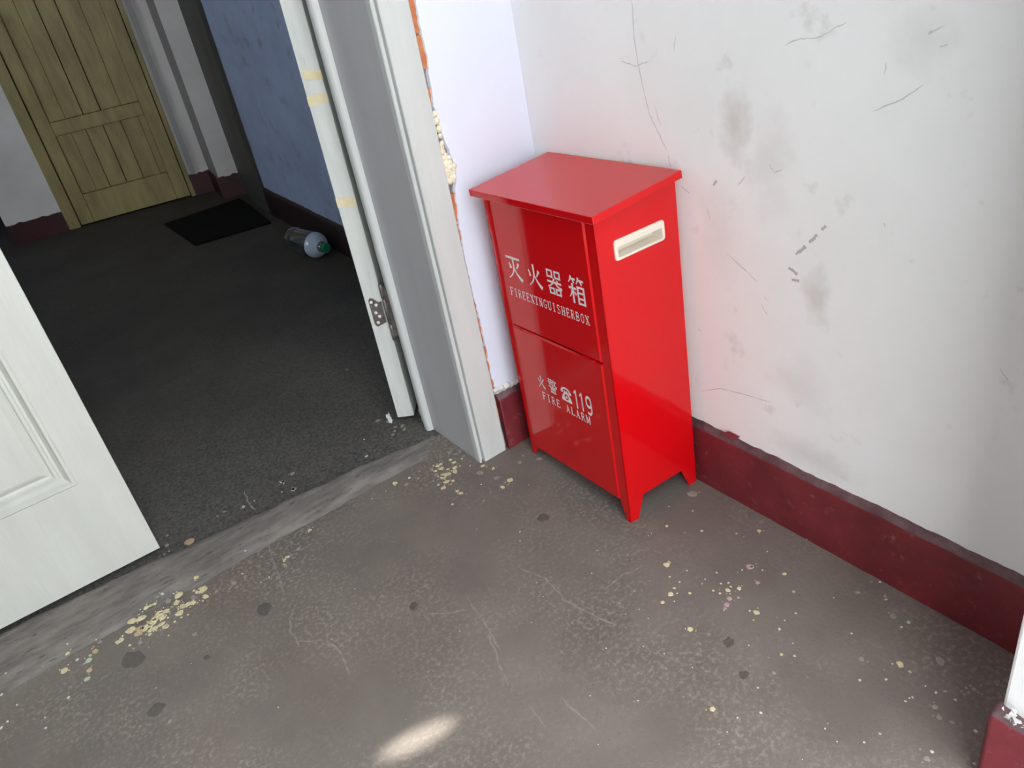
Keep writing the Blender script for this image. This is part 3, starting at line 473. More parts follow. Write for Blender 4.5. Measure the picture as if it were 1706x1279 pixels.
# ------------------------------------------------------------------ left door leaf (door_1): moulded panels
def left_leaf():
    W_, H_, T_ = .635, 2.0, .038
    d1 = struct(empty('door_1', (-.882, .2735, .0115), (0, 0, math.pi - .0395)))
    d1['label'] = 'white panelled door leaf with wood grain, nearly closed at the left'
    # local: x runs from the free edge to the hinge side, +y faces the camera after the half turn -> face at y = 0, body at y < 0
    panels = [(.071, .210, W_-.071, .86), (.071, .98, W_-.071, 1.86)]
    xs = [0, .071, W_-.071, W_]; zs = [0, .210, .86, .98, 1.86, H_]
    b = MB()
    for i in range(3):
        for j in range(5):
            if i == 1 and j in (1, 3): continue
            b.add([(xs[i], 0, zs[j]), (xs[i+1], 0, zs[j]), (xs[i+1], 0, zs[j+1]), (xs[i], 0, zs[j+1])], [(0, 1, 2, 3)])
    # edges and back
    b.add([(0, 0, 0), (W_, 0, 0), (W_, 0, H_), (0, 0, H_), (0, -T_, 0), (W_, -T_, 0), (W_, -T_, H_), (0, -T_, H_)],
          [(0, 4, 5, 1), (1, 5, 6, 2), (2, 6, 7, 3), (3, 7, 4, 0), (4, 7, 6, 5)])
    o = b.build('leaf_board', MAT['leaf'], d1, recalc=False)
    bm = bmesh.new(); bm.from_mesh(o.data); bmesh.ops.remove_doubles(bm, verts=bm.verts, dist=1e-5); bmesh.ops.recalc_face_normals(bm, faces=bm.faces); bm.to_mesh(o.data); bm.free()
    rings = [(0, 0), (.003, .003), (.008, .003), (.012, -.004), (.017, -.010), (.021, -.010), (.023, -.006), (.028, -.005), (.031, -.009), (.036, -.010), (.046, -.003), (.050, -.002)]
    for (x0, z0, x1, z1) in panels:
        b = MB()
        for (ins, dep) in rings:
            b.v += [(x0+ins, dep, z0+ins), (x1-ins, dep, z0+ins), (x1-ins, dep, z1-ins), (x0+ins, dep, z1-ins)]
        for r in range(len(rings)-1):
            for k in range(4): b.f.append((4*r+k, 4*r+(k+1) % 4, 4*r+4+(k+1) % 4, 4*r+4+k)); b.mi.append(0)
        e = 4*(len(rings)-1); b.f.append((e, e+1, e+2, e+3)); b.mi.append(0)
        o = b.build('raised_panel', MAT['leaf'], d1)
    return d1
left_leaf()

# ------------------------------------------------------------------ right door leaf (door_2): swung into the hall, hinge edge towards us
def right_leaf():
    th = math.radians(38)            # leaf runs along (sin th, cos th)
    d2 = struct(empty('door_2', (-.2748, .2560, .013), (0, .009, -th)))
    d2['label'] = 'white door leaf swung back into the hall, hinge edge showing'
    # local: y runs along the leaf away from the camera, x<0 is its left face; edge face in plane y = 0
    b = MB(); b.box((-.0395, 0, 0), (0, .57, 2.0)); b.build('leaf_board', MAT['leaf_edge'], d2, bevel=.0012)
    for (z0, z1, xr, sk_) in ((.765, .783, -.034, .003), (.724, .741, -.0395, -.004), (.517, .537, -.0395, .002)):
        b = MB(); b.v = [(xr, -.0012, z0+sk_), (.0005, -.0012, z0), (.0005, -.0012, z1-.002), (-.02, -.0016, z1+.001), (xr, -.0012, z1+sk_), (xr, .0004, z0+sk_), (.0005, .0004, z0), (.0005, .0004, z1-.002), (-.02, .0004, z1+.001), (xr, .0004, z1+sk_)]
        b.f = [(0, 1, 2, 3, 4), (0, 5, 6, 1), (1, 6, 7, 2), (2, 7, 8, 3), (3, 8, 9, 4), (4, 9, 5, 0)]; b.mi = [0]*6
        o = b.build('tape_strip', MAT['tape'], d2); o['label'] = 'yellowed masking tape'
    def hinge(z):
        # plate on the leaf edge
        b = MB(); b.prism([(-.004, z-.028), (-.026, z-.036), (-.031, z-.030), (-.031, z+.028), (-.027, z+.034), (-.020, z+.032), (-.011, z+.022), (-.004, z+.022)], 1, -.002, .0)
        h = b.build('hinge_plate', MAT['steel'], d2, bevel=.0005); h['label'] = 'tarnished steel hinge plate with screws'
        for (x, zz) in ((-.026, .024), (-.017, .016), (-.022, -.002), (-.016, -.012), (-.0225, -.026)):
            b = MB(); b.lathe([(.0036, .0), (.0034, .0008), (.002, .0014)], 12, Matrix.Translation((x, -.002, z+zz)) @ Matrix.Rotation(math.pi/2, 4, 'X')); b.build('screw', MAT['screw'], h)
        b = MB()
        for (z0, z1) in ((-.072, -.033), (-.031, .028), (.030, .064)):
            b.lathe([(.0035, z0), (.0046, z0+.0015), (.0046, z1-.0015), (.0035, z1)], 14, Matrix.Translation((.0035, -.0035, z)))
        b.build('hinge_barrel', MAT['steel'], h, smooth=True)
        b = MB(); b.prism([(.006, z-.066), (.016, z-.060), (.017, z-.046), (.017, z+.044), (.016, z+.054), (.006, z+.060)], 1, -.0055, -.0035); b.build('frame_plate', MAT['steel'], h)
    for z in (.279, 1.05, 1.80): hinge(z)
    return d2
right_leaf()

def scrap(loc, sz, seed, label):
    b = MB(); rnd = random.Random(seed); n = 5
    for i in range(n+1):
        for j in range(n+1):
            u, v_ = i/n-.5, j/n-.5
            b.v.append((u*sz[0]+rnd.uniform(-1, 1)*sz[0]*.08, v_*sz[1]+sz[1]*.5*math.sin(u*7+seed), max(0.0, (v_+.5)*sz[2]+rnd.uniform(-.12, .12)*sz[2])))
    for i in range(n):
        for j in range(n): a = i*(n+1)+j; b.f.append((a, a+n+1, a+n+2, a+1)); b.mi.append(0)
    o = b.build('plastic_scrap', MAT['scrap'], None, smooth=False); o.location = loc
    md = o.modifiers.new('thick', 'SOLIDIFY'); md.thickness = .0006
    return tag(o, label, 'scrap')
scrap((-.263, .240, .0), (.011, .008, .032), 2, 'torn white plastic scrap on the floor between frame foot and open door leaf')
scrap((-.318, .300, -.001), (.010, .008, .022), 5, 'tiny white plastic scrap under the open door leaf, hall side')

# ------------------------------------------------------------------ hall beyond
HR0, HR1 = (.085, .28), (.142, 2.12)
b = MB(); b.prism([HR0, HR1, (.6, 2.12), (.6, .28)], 2, -.05, ZC); wh = struct(b.build('wall_hall_right', MAT['wall_hall'])); wh['label'] = 'grubby hall wall, tinted blue for sky light'
hd = Vector((HR1[0]-HR0[0], HR1[1]-HR0[1])).normalized()
skirting('baseboard_hall_right', HR0, HR1, (-hd.y, hd.x), .113, .009, [MAT['maroon_dark'], MAT['maroon_dark']], 9.2, 70, label='almost black skirting of the hall wall')
b = MB(); b.prism([(.142, 2.12), (.185, 2.57), (.6, 2.57), (.6, 2.12)], 2, -.05, ZC); o = struct(b.build('wall_passage', MAT['dark_grey'])); o['label'] = 'dark grey painted strip at the end of the hall wall'
b = MB(); b.prism([(.134, 2.16), (.158, 2.40), (.166, 2.40), (.146, 2.16)], 2, .0, 2.0); o = b.build('door_board', MAT['dark_grey'], o)
# far wall, turned about 15 degrees
FA = math.radians(-15.266)
fw = struct(empty('wall_far', (-.5332, 2.9535, 0), (0, 0, FA))); fw['label'] = 'white far wall of the hall around the yellow door'
b = MB(); b.box((-.235, .0, -.05), (.006, .25, ZC)); b.box((.581, .0, -.05), (.95, .25, ZC)); b.box((.006, .0, 2.02), (.581, .25, ZC)); b.build('wall_panel', MAT['wall_far'], fw)
b = MB(); b.box((.594, -.02, .1), (.614, .001, ZC)); b.build('plaster_edge', MAT['grey_stripe'], fw)  # grey colour paints in the shadow beside the door casing
b = MB(); b.prism([(.676, .0), (.708, -.2), (.802, -.2), (.85, 0.)], 2, -.05, ZC); b.mi[0] = 1; o = b.build('pilaster', [MAT['wall_far'], MAT['grey_stripe']], fw)  # left side face is a darker grey than the rest
def far_skirt(poly, h, seed):
    b = MB(); n = 12
    for (a, c) in zip(poly[:-1], poly[1:]):
        a = Vector((*a, 0)); c = Vector((*c, 0)); v = []
        for k in range(n+1):
            p = a.lerp(c, k/n); v += [(p.x, p.y, -.02), (p.x, p.y, h+.008*noise.noise((p.x*60, p.y*60, seed)))]
        b.add(v, [(2*k, 2*k+2, 2*k+3, 2*k+1) for k in range(n)])
    o = b.build('painted_skirting', MAT['maroon_far'], fw); o['label'] = 'maroon skirting'
    md = o.modifiers.new('thick', 'SOLIDIFY'); md.thickness = .006; md.offset = 0
far_skirt([(.582, -.006), (.673, -.006), (.700, -.206), (.806, -.206)], .098, 2.2)
far_skirt([(-.235, -.006), (.004, -.006)], .088, 5.2)
b = MB(); b.box((-2.6, 3.55, -.05), (.7, 3.75, ZC)); struct(b.build('wall_recess', MAT['wall_hall']))
b = MB(); b.box((-2.6, .28, -.05), (-2.4, 1.0, ZC)); b.box((-2.6, 2.1, -.05), (-2.4, 3.6, ZC)); b.box((-2.6, 1.0, -.05), (-2.4, 2.1, 1.0)); b.box((-2.6, 1.0, 2.0), (-2.4, 2.1, ZC)); struct(b.build('wall_hall_left', MAT['wall_hall']))
wn = struct(empty('window_1', (-2.5, 1.55, 1.0))); wn['label'] = 'hall window opposite the grubby wall'
for y in (-.55, -.02, .51):
    b = MB(); b.box((-.03, y, 0), (.03, y+.04, 1.0)); b.build('window_bar', MAT['frame'], wn)
for z in (0, .96):
    b = MB(); b.box((-.028, -.51, z), (.028, .51, z+.04)); b.build('window_rail', MAT['frame'], wn)
b = MB(); b.box((-2.4, .14, -.05), (-1.95, .28, ZC)); b.box((.6, .28, -.05), (.7, 3.75, ZC)); struct(b.build('wall_hall_near', MAT['wall_hall']))
b = MB(); b.box((-2.4, 3.538, -.02), (-.74, 3.549, .12)); o = struct(b.build('baseboard_recess', MAT['maroon_dark']))

# yellow plank door
d3 = struct(empty('door_3', (-.5332, 2.9535, 0), (0, 0, FA))); d3['label'] = 'old yellow plank door in the far wall of the hall'
def dpart(name, a, c, mt='yellow_door', bv=.002):
    b = MB(); b.box(a, c); return b.build(name, MAT[mt], d3, bevel=bv)
dpart('frame_post', (.006, -.012, .0), (.056, .05, 2.02)); dpart('frame_post', (.562, -.012, .0), (.581, .05, 2.02)); dpart('frame_head', (.056, -.012, 1.97), (.562, .05, 2.02))
dpart('stile', (.060, -.004, .006), (.117, .030, 1.965)); dpart('stile', (.497, -.004, .006), (.558, .030, 1.965))
dpart('rail', (.118, -.003, .006), (.496, .029, .136)); dpart('rail', (.118, -.003, .402), (.496, .029, .460)); dpart('rail', (.118, -.003, 1.15), (.496, .029, 1.22)); dpart('rail', (.118, -.003, 1.85), (.496, .029, 1.965))
for (x0, x1) in ((.118, .184), (.1848, .2575), (.2610, .3315), (.3350, .420), (.421, .496)):
    dpart('plank', (x0, .007, .461), (x1, .024, 1.149)); dpart('plank', (x0, .007, 1.221), (x1, .024, 1.849))
for (x0, x1) in ((.118, .180), (.1808, .241), (.2435, .315), (.318, .391), (.393, .468), (.469, .496)):
    dpart('plank', (x0, .007, .137), (x1, .024, .401))
dpart('backing', (.03, .0305, .004), (.572, .034, 1.99), 'dark_gap', 0)
b = MB(); b.lathe([(.014, 0), (.014, .004), (.006, .006), (.006, .02), (.016, .026), (.018, .036), (.010, .042)], 18, Matrix.Translation((.090, -.004, .885)) @ Matrix.Rotation(math.pi/2, 4, 'X')); b.build('door_knob', MAT['steel'], d3, smooth=True)

# black mat in the hall
def mat_on_floor():
    b = MB(); P = [(-.215, 2.50), (-.215, 2.075), (.085, 2.0), (.118, 2.30), (.13, 2.48)]
    b.prism(P, 2, -.002, .007); o = b.build('door_mat', MAT['mat'], bevel=.0015)
    tag(o, 'black rubber mat on the dark hall floor beside the wall', 'mat')
mat_on_floor()

# plastic bottle lying in the hall
def bottle():
    base = Vector((.022, 1.598, .0465)); tip = Vector((.054, 1.375, .0465)); ax = (tip-base); Lb = ax.length; ax.normalize()
    t = empty('plastic_bottle', (base.x, base.y, -.002)); tag(t, 'clear plastic bottle with green cap lying on the dark hall floor', 'bottle')
    q = ax.to_track_quat('Z', 'Y').to_matrix().to_4x4(); T = Matrix.Translation(base-Vector(t.location)) @ q
    R_ = .0465
    prof = [(.012, .008), (.024, .003), (.036, 0), (.043, .004), (R_, .014), (R_, .045), (R_-.0016, .05), (R_, .055), (R_, .10), (R_, .148), (R_-.002, .159), (R_-.008, .170), (.028, .180), (.019, .187), (.0135, .194), (.0130, .216)]
    b = MB(); b.lathe(prof, 36, T); body = b.build('bottle_body', [MAT['plastic'], MAT['plastic_reflection']], t, smooth=True)
    Ti = T.inverted()
    for pg in body.data.polygons:
        if .14 < (Ti @ pg.center).z < .19: pg.material_index = 1
    md = body.modifiers.new('wall', 'SOLIDIFY'); md.thickness = .0006; md.offset = -1
    b = MB(); n = 40; v = []; f = []
    prof = [(.0155, .202, 0), (.0165, .2035, 1), (.0165, .219, 1), (.0150, .2215, 0), (.0001, .222, 0)]
    for (r, h, k_) in prof:
        for k in range(n):
            a = 2*math.pi*k/n; rr = r + (.0005 if (k % 2 and k_) else 0); v.append(T @ Vector((rr*math.cos(a), rr*math.sin(a), h)))
    for i in range(len(prof)-1):
        for k in range(n): f.append((i*n+k, i*n+(k+1) % n, (i+1)*n+(k+1) % n, (i+1)*n+k))
    b.add(v, f); o = b.build('bottle_cap', MAT['cap'], t); o['label'] = 'green screw cap'
bottle()

# ------------------------------------------------------------------ the red fire extinguisher box
HX, HY = .0832161, .1570981
TX, TY, TZ = -.0121636, .0072724, -.0497333
bx = empty('fire_extinguisher_box', (-.0935293, -.2207702, 0), (TX, TY, TZ))
tag(bx, 'glossy red metal fire extinguisher box with white lettering in the corner', 'box')
SH = -.055                                   # the sheet metal box hangs a little out of square
def zs_(y, z): return z + SH*y
def zfloor(x, y): return -TX*y + TY*x + .0006
def top(x, y): return .5868 + .0715*x - .047*y - .001
def box_body():
    t = .0014
    def side(y, sgn):
        c = SH*y
        poly = [(-HX, zfloor(-HX, y)), (-HX+.020, zfloor(-HX, y)), (-HX+.036, .036+c), (HX-.036, .036+c), (HX-.018, zfloor(HX, y)), (HX, zfloor(HX, y)), (HX, top(HX, y)), (-HX, top(-HX, y))]
        b = MB(); za, zb, xa, xb = .504+c*.9, .533+c*.9, -.047, .049
        lowp = poly[:6] + [(HX, za), (-HX, za)]
        b.prism(lowp, 1, y, y+sgn*t)
        b.prism([(-HX, zb), (HX, zb), (HX, top(HX, y)), (-HX, top(-HX, y))], 1, y, y+sgn*t)
        b.prism([(-HX, za), (xa, za), (xa, zb), (-HX, zb)], 1, y, y+sgn*t)
        b.prism([(xb, za), (HX, za), (HX, zb), (xb, zb)], 1, y, y+sgn*t); return b
    b = MB()
    for y, s in ((-HY, 1), (HY, -1)):
        q = side(y, s); b.add(q.v, q.f)
    # back
    b.add([(HX, -HY, .03), (HX, HY, .03), (HX, HY, top(HX, HY)), (HX, -HY, top(HX, -HY)), (HX-t, -HY+t, .03), (HX-t, HY-t, .03), (HX-t, HY-t, top(HX, HY)), (HX-t, -HY+t, top(HX, -HY))], [(0, 1, 2, 3), (7, 6, 5, 4), (0, 4, 5, 1)])
    # front stiles folded round the corners, each with its foot
    for s in (-1, 1):
        yo, yi = s*HY, s*(HY-.0215)
        poly = [(yo, zfloor(-HX, yo)), (yo-s*.010, zfloor(-HX, yo)), (yi, zs_(yi, .030)), (yi, top(-HX, yi)), (yo, top(-HX, yo))]
        q = MB(); q.prism(poly, 0, -HX, -HX+.0016); b.add(q.v, q.f)
        q = MB(); q.box((-HX+.0016, min(yi, yi+s*.0014), .05), (-HX+.012, max(yi, yi+s*.0014), top(-HX, yi)-.002)); b.add(q.v, q.f)
    yi = HY-.0215
    q = MB(); q.prism([(-yi, top(-HX, -yi)-.008), (yi, top(-HX, yi)-.008), (yi, top(-HX, yi)), (-yi, top(-HX, -yi))], 0, -HX, -HX+.0016); b.add(q.v, q.f)
    # bottom and top sheets, inner front backing
    q = MB(); q.add([(-HX+.002, -HY+.002, .045+.008), (HX-.002, -HY+.002, .045+.008), (HX-.002, HY-.002, .045-.008), (-HX+.002, HY-.002, .045-.008)], [(0, 1, 2, 3)]); b.add(q.v, q.f)
    q = MB(); q.add([(sx*(HX-.002), sy*(HY-.002), top(sx*HX, sy*HY)-.003) for sx, sy in ((-1, -1), (1, -1), (1, 1), (-1, 1))], [(0, 1, 2, 3)]); b.add(q.v, q.f)
    o = b.build('box_body', MAT['red'], bx)
    return o
box_body()
def door_panel(name, z0, z1, y0, y1):
    """a pressed door: face slightly proud of nothing, folded edge all round; returns the object"""
    b = MB(); xf = -HX-.0024; xb = -HX+.009; e = .0026
    P = [(y0, zs_(y0, z0)), (y1, zs_(y1, z0)), (y1, zs_(y1, z1)), (y0, zs_(y0, z1))]
    cy = (y0+y1)/2; cz = (z0+z1)/2
    I = [(y0+e, zs_(y0+e, z0+e)), (y1-e, zs_(y1-e, z0+e)), (y1-e, zs_(y1-e, z1-e)), (y0+e, zs_(y0+e, z1-e))]
    b.v = [(xf+.0034, y, z) for y, z in P] + [(xf, y, z) for y, z in I] + [(xb, y, z) for y, z in P]
    b.f = [(4, 5, 6, 7)] + [(k, (k+1) % 4, 4+(k+1) % 4, 4+k) for k in range(4)] + [(k, 8+k, 8+(k+1) % 4, (k+1) % 4) for k in range(4)] + [(8, 11, 10, 9)]
    b.mi = [0]*len(b.f)
    return b.build(name, MAT['red'], bx)
up = door_panel('upper_door', .3262, .5755, -.1345, .1345)
lo = door_panel('lower_door', .0345, .3228, -.1345, .1345)
up['label'] = 'upper door with large white characters'; lo['label'] = 'lower door with fire alarm lettering'
# the two little lugs in the gap between the doors
for y in (-.10, .085):
    b = MB(); b.box((-HX-.0034, y-.013, zs_(y, .3222)), (-HX+.001, y+.013, zs_(y, .3252))); b.build('catch_lug', MAT['red'], bx)

# lid is one folded sheet: keep it a single mesh
def lid_mesh():
    x0, x1, y0, y1, t = -HX-.016025, HX, -HY-.016624, HY+.014358, .0126382
    b = MB(); b.box((x0, y0, 0), (x1, y1, t))
    o = b.build('lid', MAT['red'], bx, bevel=.0012)
    o.location = (0, 0, .5873618); o.rotation_euler = (-.0469670, -.0713564, .0205943)
    return o
lid_mesh()

def grip(sgn):
    """recessed cream grip: rounded plate, sunken pocket"""
    y = sgn*HY; c = SH*y*(.9)
    X0, X1, Z0, Z1 = -.0505, .0525, .5015+c-.0086*0, .5355+c
    def rr(x0, z0, x1, z1, r, n=5):
        pts = []
        for (cx_, cz_, a0) in ((x1-r, z1-r, 0), (x0+r, z1-r, 90), (x0+r, z0+r, 180), (x1-r, z0+r, 270)):
            for k in range(n+1):
                a = math.radians(a0+90*k/n); pts.append((cx_+r*math.cos(a), cz_+r*math.sin(a)))
        return pts
    rings = [(rr(X0, Z0, X1, Z1, .0055), 0.0), (rr(X0, Z0, X1, Z1, .0055), .0022), (rr(X0+.0012, Z0+.0012, X1-.0012, Z1-.0012, .0047), .0034),
             (rr(X0+.0058, Z0+.0042, X1-.0058, Z1-.0118, .0016), .0034), (rr(X0+.0064, Z0+.0048, X1-.0064, Z1-.0124, .0012), .0026), (rr(X0+.0072, Z0+.0056, X1-.0072, Z1-.0126, .001), -.019)]
    b = MB(); n = len(rings[0][0])
    for (pts, d) in rings: b.v += [(x, y+sgn*d, z) for x, z in pts]
    for r in range(len(rings)-1):
        for k in range(n): b.f.append((r*n+k, r*n+(k+1) % n, (r+1)*n+(k+1) % n, (r+1)*n+k)); b.mi.append(0)
    b.f.append(tuple(range((len(rings)-1)*n, len(rings)*n))); b.mi.append(0)
    o = b.build('grip_handle', MAT['handle'], bx); o['label'] = 'cream plastic recessed grip'
    for p in o.data.polygons: p.use_smooth = False
grip(-1); grip(1)

# ------------------------------------------------------------------ lettering, drawn stroke by stroke
def ribbon(b, pts, w0, w1, T):
    """a brush stroke through pts, its width going from w0 to w1"""
    P = [Vector(p) for p in pts]
    n = len(P); tot = sum((P[i+1]-P[i]).length for i in range(n-1)); s = 0; L = []; R_ = []
    for i in range(n):
        if i: s += (P[i]-P[i-1]).length
        if i == 0: d = (P[1]-P[0]).normalized()
        elif i == n-1: d = (P[-1]-P[-2]).normalized()
        else:
            d = ((P[i]-P[i-1]).normalized()+(P[i+1]-P[i]).normalized()).normalized()
        nn = Vector((-d.y, d.x)); wd = (w0+(w1-w0)*s/tot)/2
        if 0 < i < n-1:
            k = abs(nn.dot(Vector((-(P[i]-P[i-1]).normalized().y, (P[i]-P[i-1]).normalized().x)))); wd /= max(.6, k)
        L.append(P[i]+nn*wd); R_.append(P[i]-nn*wd)
    v = [T(p) for p in L] + [T(p) for p in R_]
    b.add(v, [(i, i+1, n+i+1, n+i) for i in range(n-1)])
def curve(p0, p1, p2, n=6):
    return [tuple((1-t)**2*a + 2*t*(1-t)*m + t*t*c for a, m, c in zip(p0, p1, p2)) for t in [k/n for k in range(n+1)]]
def boxs(x0, y0, x1, y1, w): return [([(x0, y1), (x0, y0)], w, w), ([(x0-w/2, y1-w/4), (x1+w/2, y1-w/4)], w*.8, w*.8), ([(x1, y1), (x1, y0)], w, w), ([(x0, y0+w/2), (x1, y0+w/2)], w*.75, w*.75)]
FIRE = [([(.12, .70), (.19, .56), (.22, .42)], .05, .12), ([(.86, .76), (.76, .60), (.66, .47)], .12, .04),
        ([(.50, .99), (.50, .62)] + curve((.50, .60), (.46, .22), (.04, .0)), .11, .03), (curve((.52, .52), (.66, .20), (.98, .03)), .04, .14)]
G = {}
G['mie'] = [([(.03, .93), (.97, .93)], .085, .085), ([(.03, .97), (.10, .90)], .06, .06), ([(.97, .93), (.90, .97)], .05, .03), ([(.20, .70), (.27, .56), (.29, .46)], .05, .12), ([(.85, .76), (.76, .60), (.66, .50)], .11, .04),
            ([(.50, .92), (.50, .58)] + curve((.50, .56), (.46, .22), (.06, .0)), .10, .03), (curve((.52, .50), (.64, .20), (.98, .02)), .04, .14)]
G['huo'] = FIRE
G['qi'] = boxs(.08, .66, .40, .97, .085) + boxs(.60, .66, .92, .97, .085) + [([(.02, .50), (.98, .50)], .075, .075), (curve((.50, .66), (.46, .42), (.02, .27)), .10, .03), (curve((.54, .49), (.70, .33), (.99, .30)), .05, .10), ([(.66, .61), (.76, .55)], .05, .09)] + boxs(.14, 0, .43, .26, .085) + boxs(.58, 0, .87, .26, .085)
G['xiang'] = [(curve((.20, 1.0), (.16, .85), (.02, .74)), .09, .03), ([(.18, .89), (.46, .89)], .07, .07), ([(.28, .86), (.36, .75)], .05, .09), (curve((.66, 1.0), (.62, .85), (.50, .74)), .09, .03), ([(.64, .89), (.97, .89)], .07, .07), ([(.76, .86), (.85, .75)], .05, .09),
              ([(.0, .55), (.46, .55)], .075, .075), ([(.24, .73), (.24, .0)], .095, .095), (curve((.22, .54), (.16, .32), (.0, .20)), .09, .03), ([(.28, .46), (.44, .34)], .05, .10)] + boxs(.56, .0, .93, .66, .09) + [([(.56, .44), (.93, .44)], .065, .065), ([(.56, .23), (.93, .23)], .065, .065)]
G['jing'] = [([(.0, .93), (.52, .93)], .055, .055), ([(.15, 1.0), (.15, .86)], .06, .06), ([(.37, 1.0), (.37, .86)], .06, .06), ([(.12, .86), (.0, .70)], .06, .03), ([(.10, .80), (.50, .80), (.48, .58), (.42, .57)], .06, .06)] + boxs(.12, .57, .34, .71, .055) + \
    [([(.70, 1.0), (.56, .80)], .07, .03), ([(.64, .89), (1.0, .89)], .06, .06), (curve((.88, .88), (.80, .66), (.54, .54)), .07, .03), (curve((.64, .80), (.76, .62), (1.0, .53)), .04, .09),
     ([(.48, .53), (.55, .47)], .06, .08), ([(.02, .44), (.98, .44)], .055, .055), ([(.20, .34), (.80, .34)], .05, .05), ([(.20, .25), (.80, .25)], .05, .05)] + boxs(.22, .0, .78, .15, .06)
TN, TK, SF = .10, .20, .085
def latin(ch):
    V = lambda x, y0=0, y1=1, w=TK: ([(x, y0), (x, y1)], w, w)
    Hh = lambda x0, x1, y, w=TN: ([(x0, y), (x1, y)], w, w)
    sf = lambda x, y: ([(x-.17, y), (x+.17, y)], SF, SF)
    y1 = 1-SF/2; y0 = SF/2
    arc = lambda cx, cy, rx, ry, a0, a1, n=14: [(cx+rx*math.cos(math.radians(a0+(a1-a0)*k/n)), cy+ry*math.sin(math.radians(a0+(a1-a0)*k/n))) for k in range(n+1)]
    if ch == 'F': return [V(.25), sf(.25, y0), Hh(.08, .9, y1), V(.87, .76, 1, SF), Hh(.25, .66, .52), V(.66, .42, .62, SF)]
    if ch == 'E': return latin('F')[:2] + [Hh(.08, .9, y1), V(.87, .76, 1, SF), Hh(.25, .66, .52), V(.66, .42, .62, SF), Hh(.08, .92, y0), V(.90, 0, .26, SF)]
    if ch == 'I': return [V(.5), ([(.24, y0), (.76, y0)], SF, SF), ([(.24, y1), (.76, y1)], SF, SF)]
    if ch in 'RBP':
        o = [V(.25), sf(.25, y0), Hh(.08, .5, y1), Hh(.25, .5, .50), (arc(.48, .75, .30, .22, 90, -90), .10, .10)]
        if ch == 'R': o += [(curve((.48, .50), (.70, .40), (.86, .03)), .12, .13), Hh(.80, .98, y0, SF)]
        if ch == 'B': o += [Hh(.08, .5, y0), (arc(.48, .265, .36, .235, 90, -90), .12, .12)]
        return o
    if ch == 'X': return [([(.14, 1), (.84, 0)], TK, TK), ([(.84, 1), (.14, 0)], TN, TN), sf(.18, y1), sf(.80, y1), sf(.18, y0), sf(.82, y0)]
    if ch == 'T': return [V(.5), ([(.26, y0), (.74, y0)], SF, SF), Hh(.06, .94, y1), V(.09, .74, 1, SF), V(.91, .74, 1, SF)]
    if ch == 'N': return [V(.2, 0, 1, TN), V(.82, 0, 1, TN), ([(.18, 1), (.82, 0)], TK, TK), sf(.2, y0), sf(.82, y1), Hh(.04, .2, y1, SF)]
    if ch == 'G': return [(arc(.5, .5, .38, .47, 45, 320), .11, .11), V(.82, .08, .44, .12), Hh(.58, .98, .44, SF), V(.80, .72, .98, SF)]
    if ch == 'U': return [V(.22, .3, 1), ([(.22, .3)] + arc(.51, .3, .29, .27, 180, 360), TK*.8, TN), V(.80, .3, 1, TN), sf(.22, y1), sf(.80, y1)]
    if ch == 'S': return [(arc(.48, .745, .28, .225, 40, 250) + arc(.5, .265, .31, .235, 80, -140), .10, .10), V(.76, .74, .98, SF), V(.18, .02, .28, SF)]
    if ch == 'H': return [V(.22), V(.80), Hh(.22, .8, .5), sf(.22, y0), sf(.22, y1), sf(.80, y0), sf(.80, y1)]
    if ch == 'O': return [(arc(.5, .5, .36, .46, 0, 360, 24), .11, .11)]
    if ch == 'A': return [([(.52, 1), (.16, 0)], TN, TN), ([(.46, 1), (.84, 0)], TK, TK), Hh(.28, .70, .33), sf(.16, y0), sf(.84, y0)]
    if ch == 'L': return [V(.28), sf(.28, y1), Hh(.10, .92, y0), V(.90, 0, .28, SF)]
    if ch == 'M': return [V(.15, 0, 1, TN), V(.87, 0, 1, TK), ([(.15, 1), (.50, .12)], TK, TK), ([(.50, .12), (.86, 1)], TN, TN), sf(.17, y0), sf(.84, y0), Hh(.0, .15, y1, SF), Hh(.87, 1.0, y1, SF)]
    if ch == '1': return [V(.56, 0, 1, .13), ([(.30, .80), (.58, .99)], .10, .10)]
    if ch == '9': return [(arc(.5, .69, .31, .27, 0, 360, 24), .12, .12), ([(.80, .70)] + arc(.48, .36, .33, .32, 15, -130, 12), .12, .12)]
    return []
def put(b, strokes, yc, zc, wd, ht):
    """the panel is read from -x, so the text runs towards -y; yc,zc = centre of the glyph"""
    T = lambda p: (-HX-.0028, yc - .0025 - (p.x-.5)*wd, zs_(yc - (p.x-.5)*wd, zc + SH*0 + (p.y-.5)*ht))
    for (pts, w0, w1) in strokes: ribbon(b, pts, w0, w1, T)
def line(name, items, parent, label):
    for it in items:
        b = MB(); put(b, *it); o = b.build(name, MAT['print'], parent, recalc=False); o['label'] = label
def heavier(st, k): return [(p_, a*k, c*k) for p_, a, c in st]
line('character', [(heavier(G['mie'], 1.22), .0925, .4525, .0475, .045), (heavier(G['huo'], 1.25), .0290, .4515, .0425, .044), (heavier(G['qi'], 1.12), -.0300, .4512, .0415, .0465), (heavier(G['xiang'], 1.12), -.0925, .4508, .0425, .0495)], up, 'large white Chinese character')
txt = 'FIREEXTNGUISHERBOX'; p = .2385/len(txt)
line('letter', [(latin(c), .1215-p*(i+.5), .4015, .0110, .0170) for i, c in enumerate(txt)], up, 'white English capital')
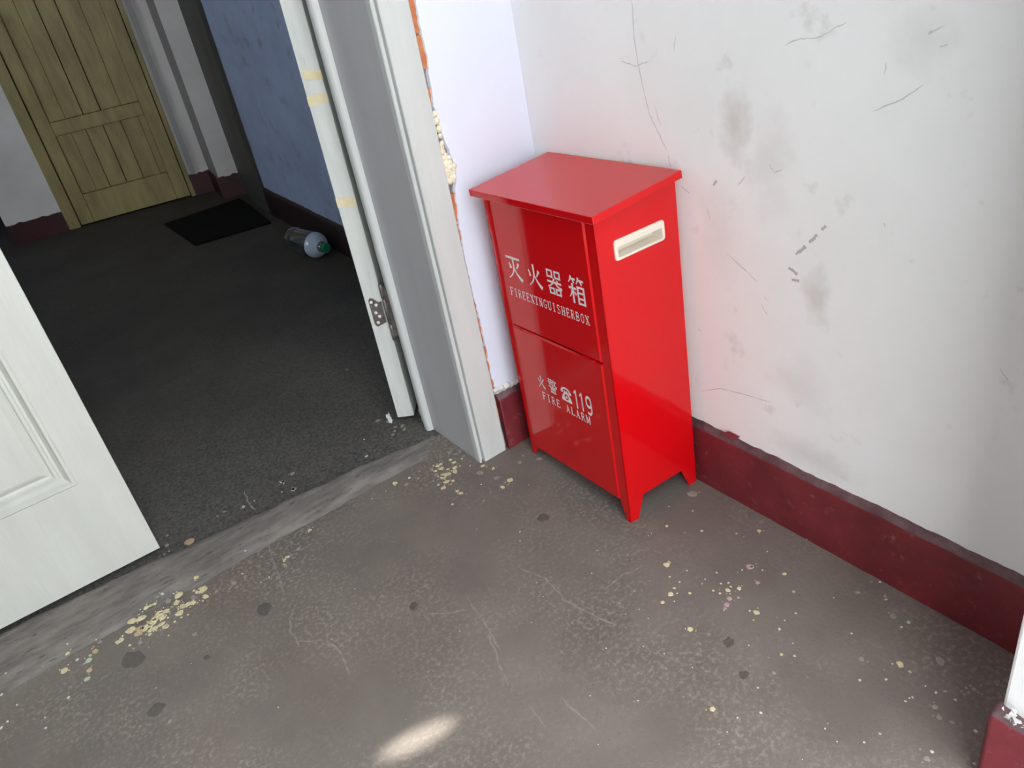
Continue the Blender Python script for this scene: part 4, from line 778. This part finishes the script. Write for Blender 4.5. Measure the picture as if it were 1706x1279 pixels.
line('character', [(heavier(G['huo'], 1.2), .0690, .2205, .0225, .0280), (heavier(G['jing'], 1.3), .0310, .2225, .0265, .0315)], lo, 'white Chinese character')
line('digit', [(heavier(latin(c), 1.15), y, .2215, .0225, .0395) for c, y in (('1', -.0410), ('1', -.0580), ('9', -.0790))], lo, 'white digit')
txt = 'FIRE ALARM'; p = .1525/len(txt)
line('letter', [(latin(c), .0745-p*(i+.5), .1885, .0126, .0175) for i, c in enumerate(txt) if c != ' '], lo, 'white English capital')
def phone():
    b = MB()
    yc, zc, s = -.0135, .2205, .0315
    T = lambda p: (-HX-.0028, yc-(p[0]-.5)*s, zs_(yc-(p[0]-.5)*s, zc+(p[1]-.5)*s))
    def poly(pts, mi=0, dx=0):
        v = [T(q) for q in pts]; v = [(x-dx, y, z) for x, y, z in v]; b.add(v, [tuple(range(len(v)))], mi)
    TV = lambda p: T((p.x, p.y))
    # handset: arched bar with two drooping ends
    arc = [(.50+.46*math.cos(a), .64+.30*math.sin(a)) for a in [math.radians(200-12*k) for k in range(20)]]
    arc = [(x, max(y, .60)) for x, y in arc]
    ribbon(b, [(.08, .70)] + [(.50+.42*math.cos(a), .66+.26*math.sin(a)) for a in [math.radians(165-15*k) for k in range(11)]] + [(.93, .70)], .13, .13, TV)
    poly([(.0, .72), (.22, .80), (.26, .66), (.20, .56), (.02, .56), (-.02, .62)]); poly([(.80, .80), (1.0, .72), (1.03, .62), (.98, .55), (.80, .55), (.75, .66)])
    # body
    poly([(.36, .78), (.42, .78), (.42, .70), (.58, .70), (.58, .78), (.64, .78), (.66, .66), (.92, .32), (1.0, .10), (.98, .0), (.04, .0), (.02, .10), (.10, .32), (.34, .66)])
    circ = lambda r, n=22: [(.51+r*math.cos(2*math.pi*k/n), .31+r*math.sin(2*math.pi*k/n)) for k in range(n)]
    poly(circ(.20), 1, .0002); poly(circ(.10), 0, .0004)
    o = b.build('telephone_sign', [MAT['print'], MAT['red']], lo, recalc=False); o['label'] = 'white telephone sign'
phone()
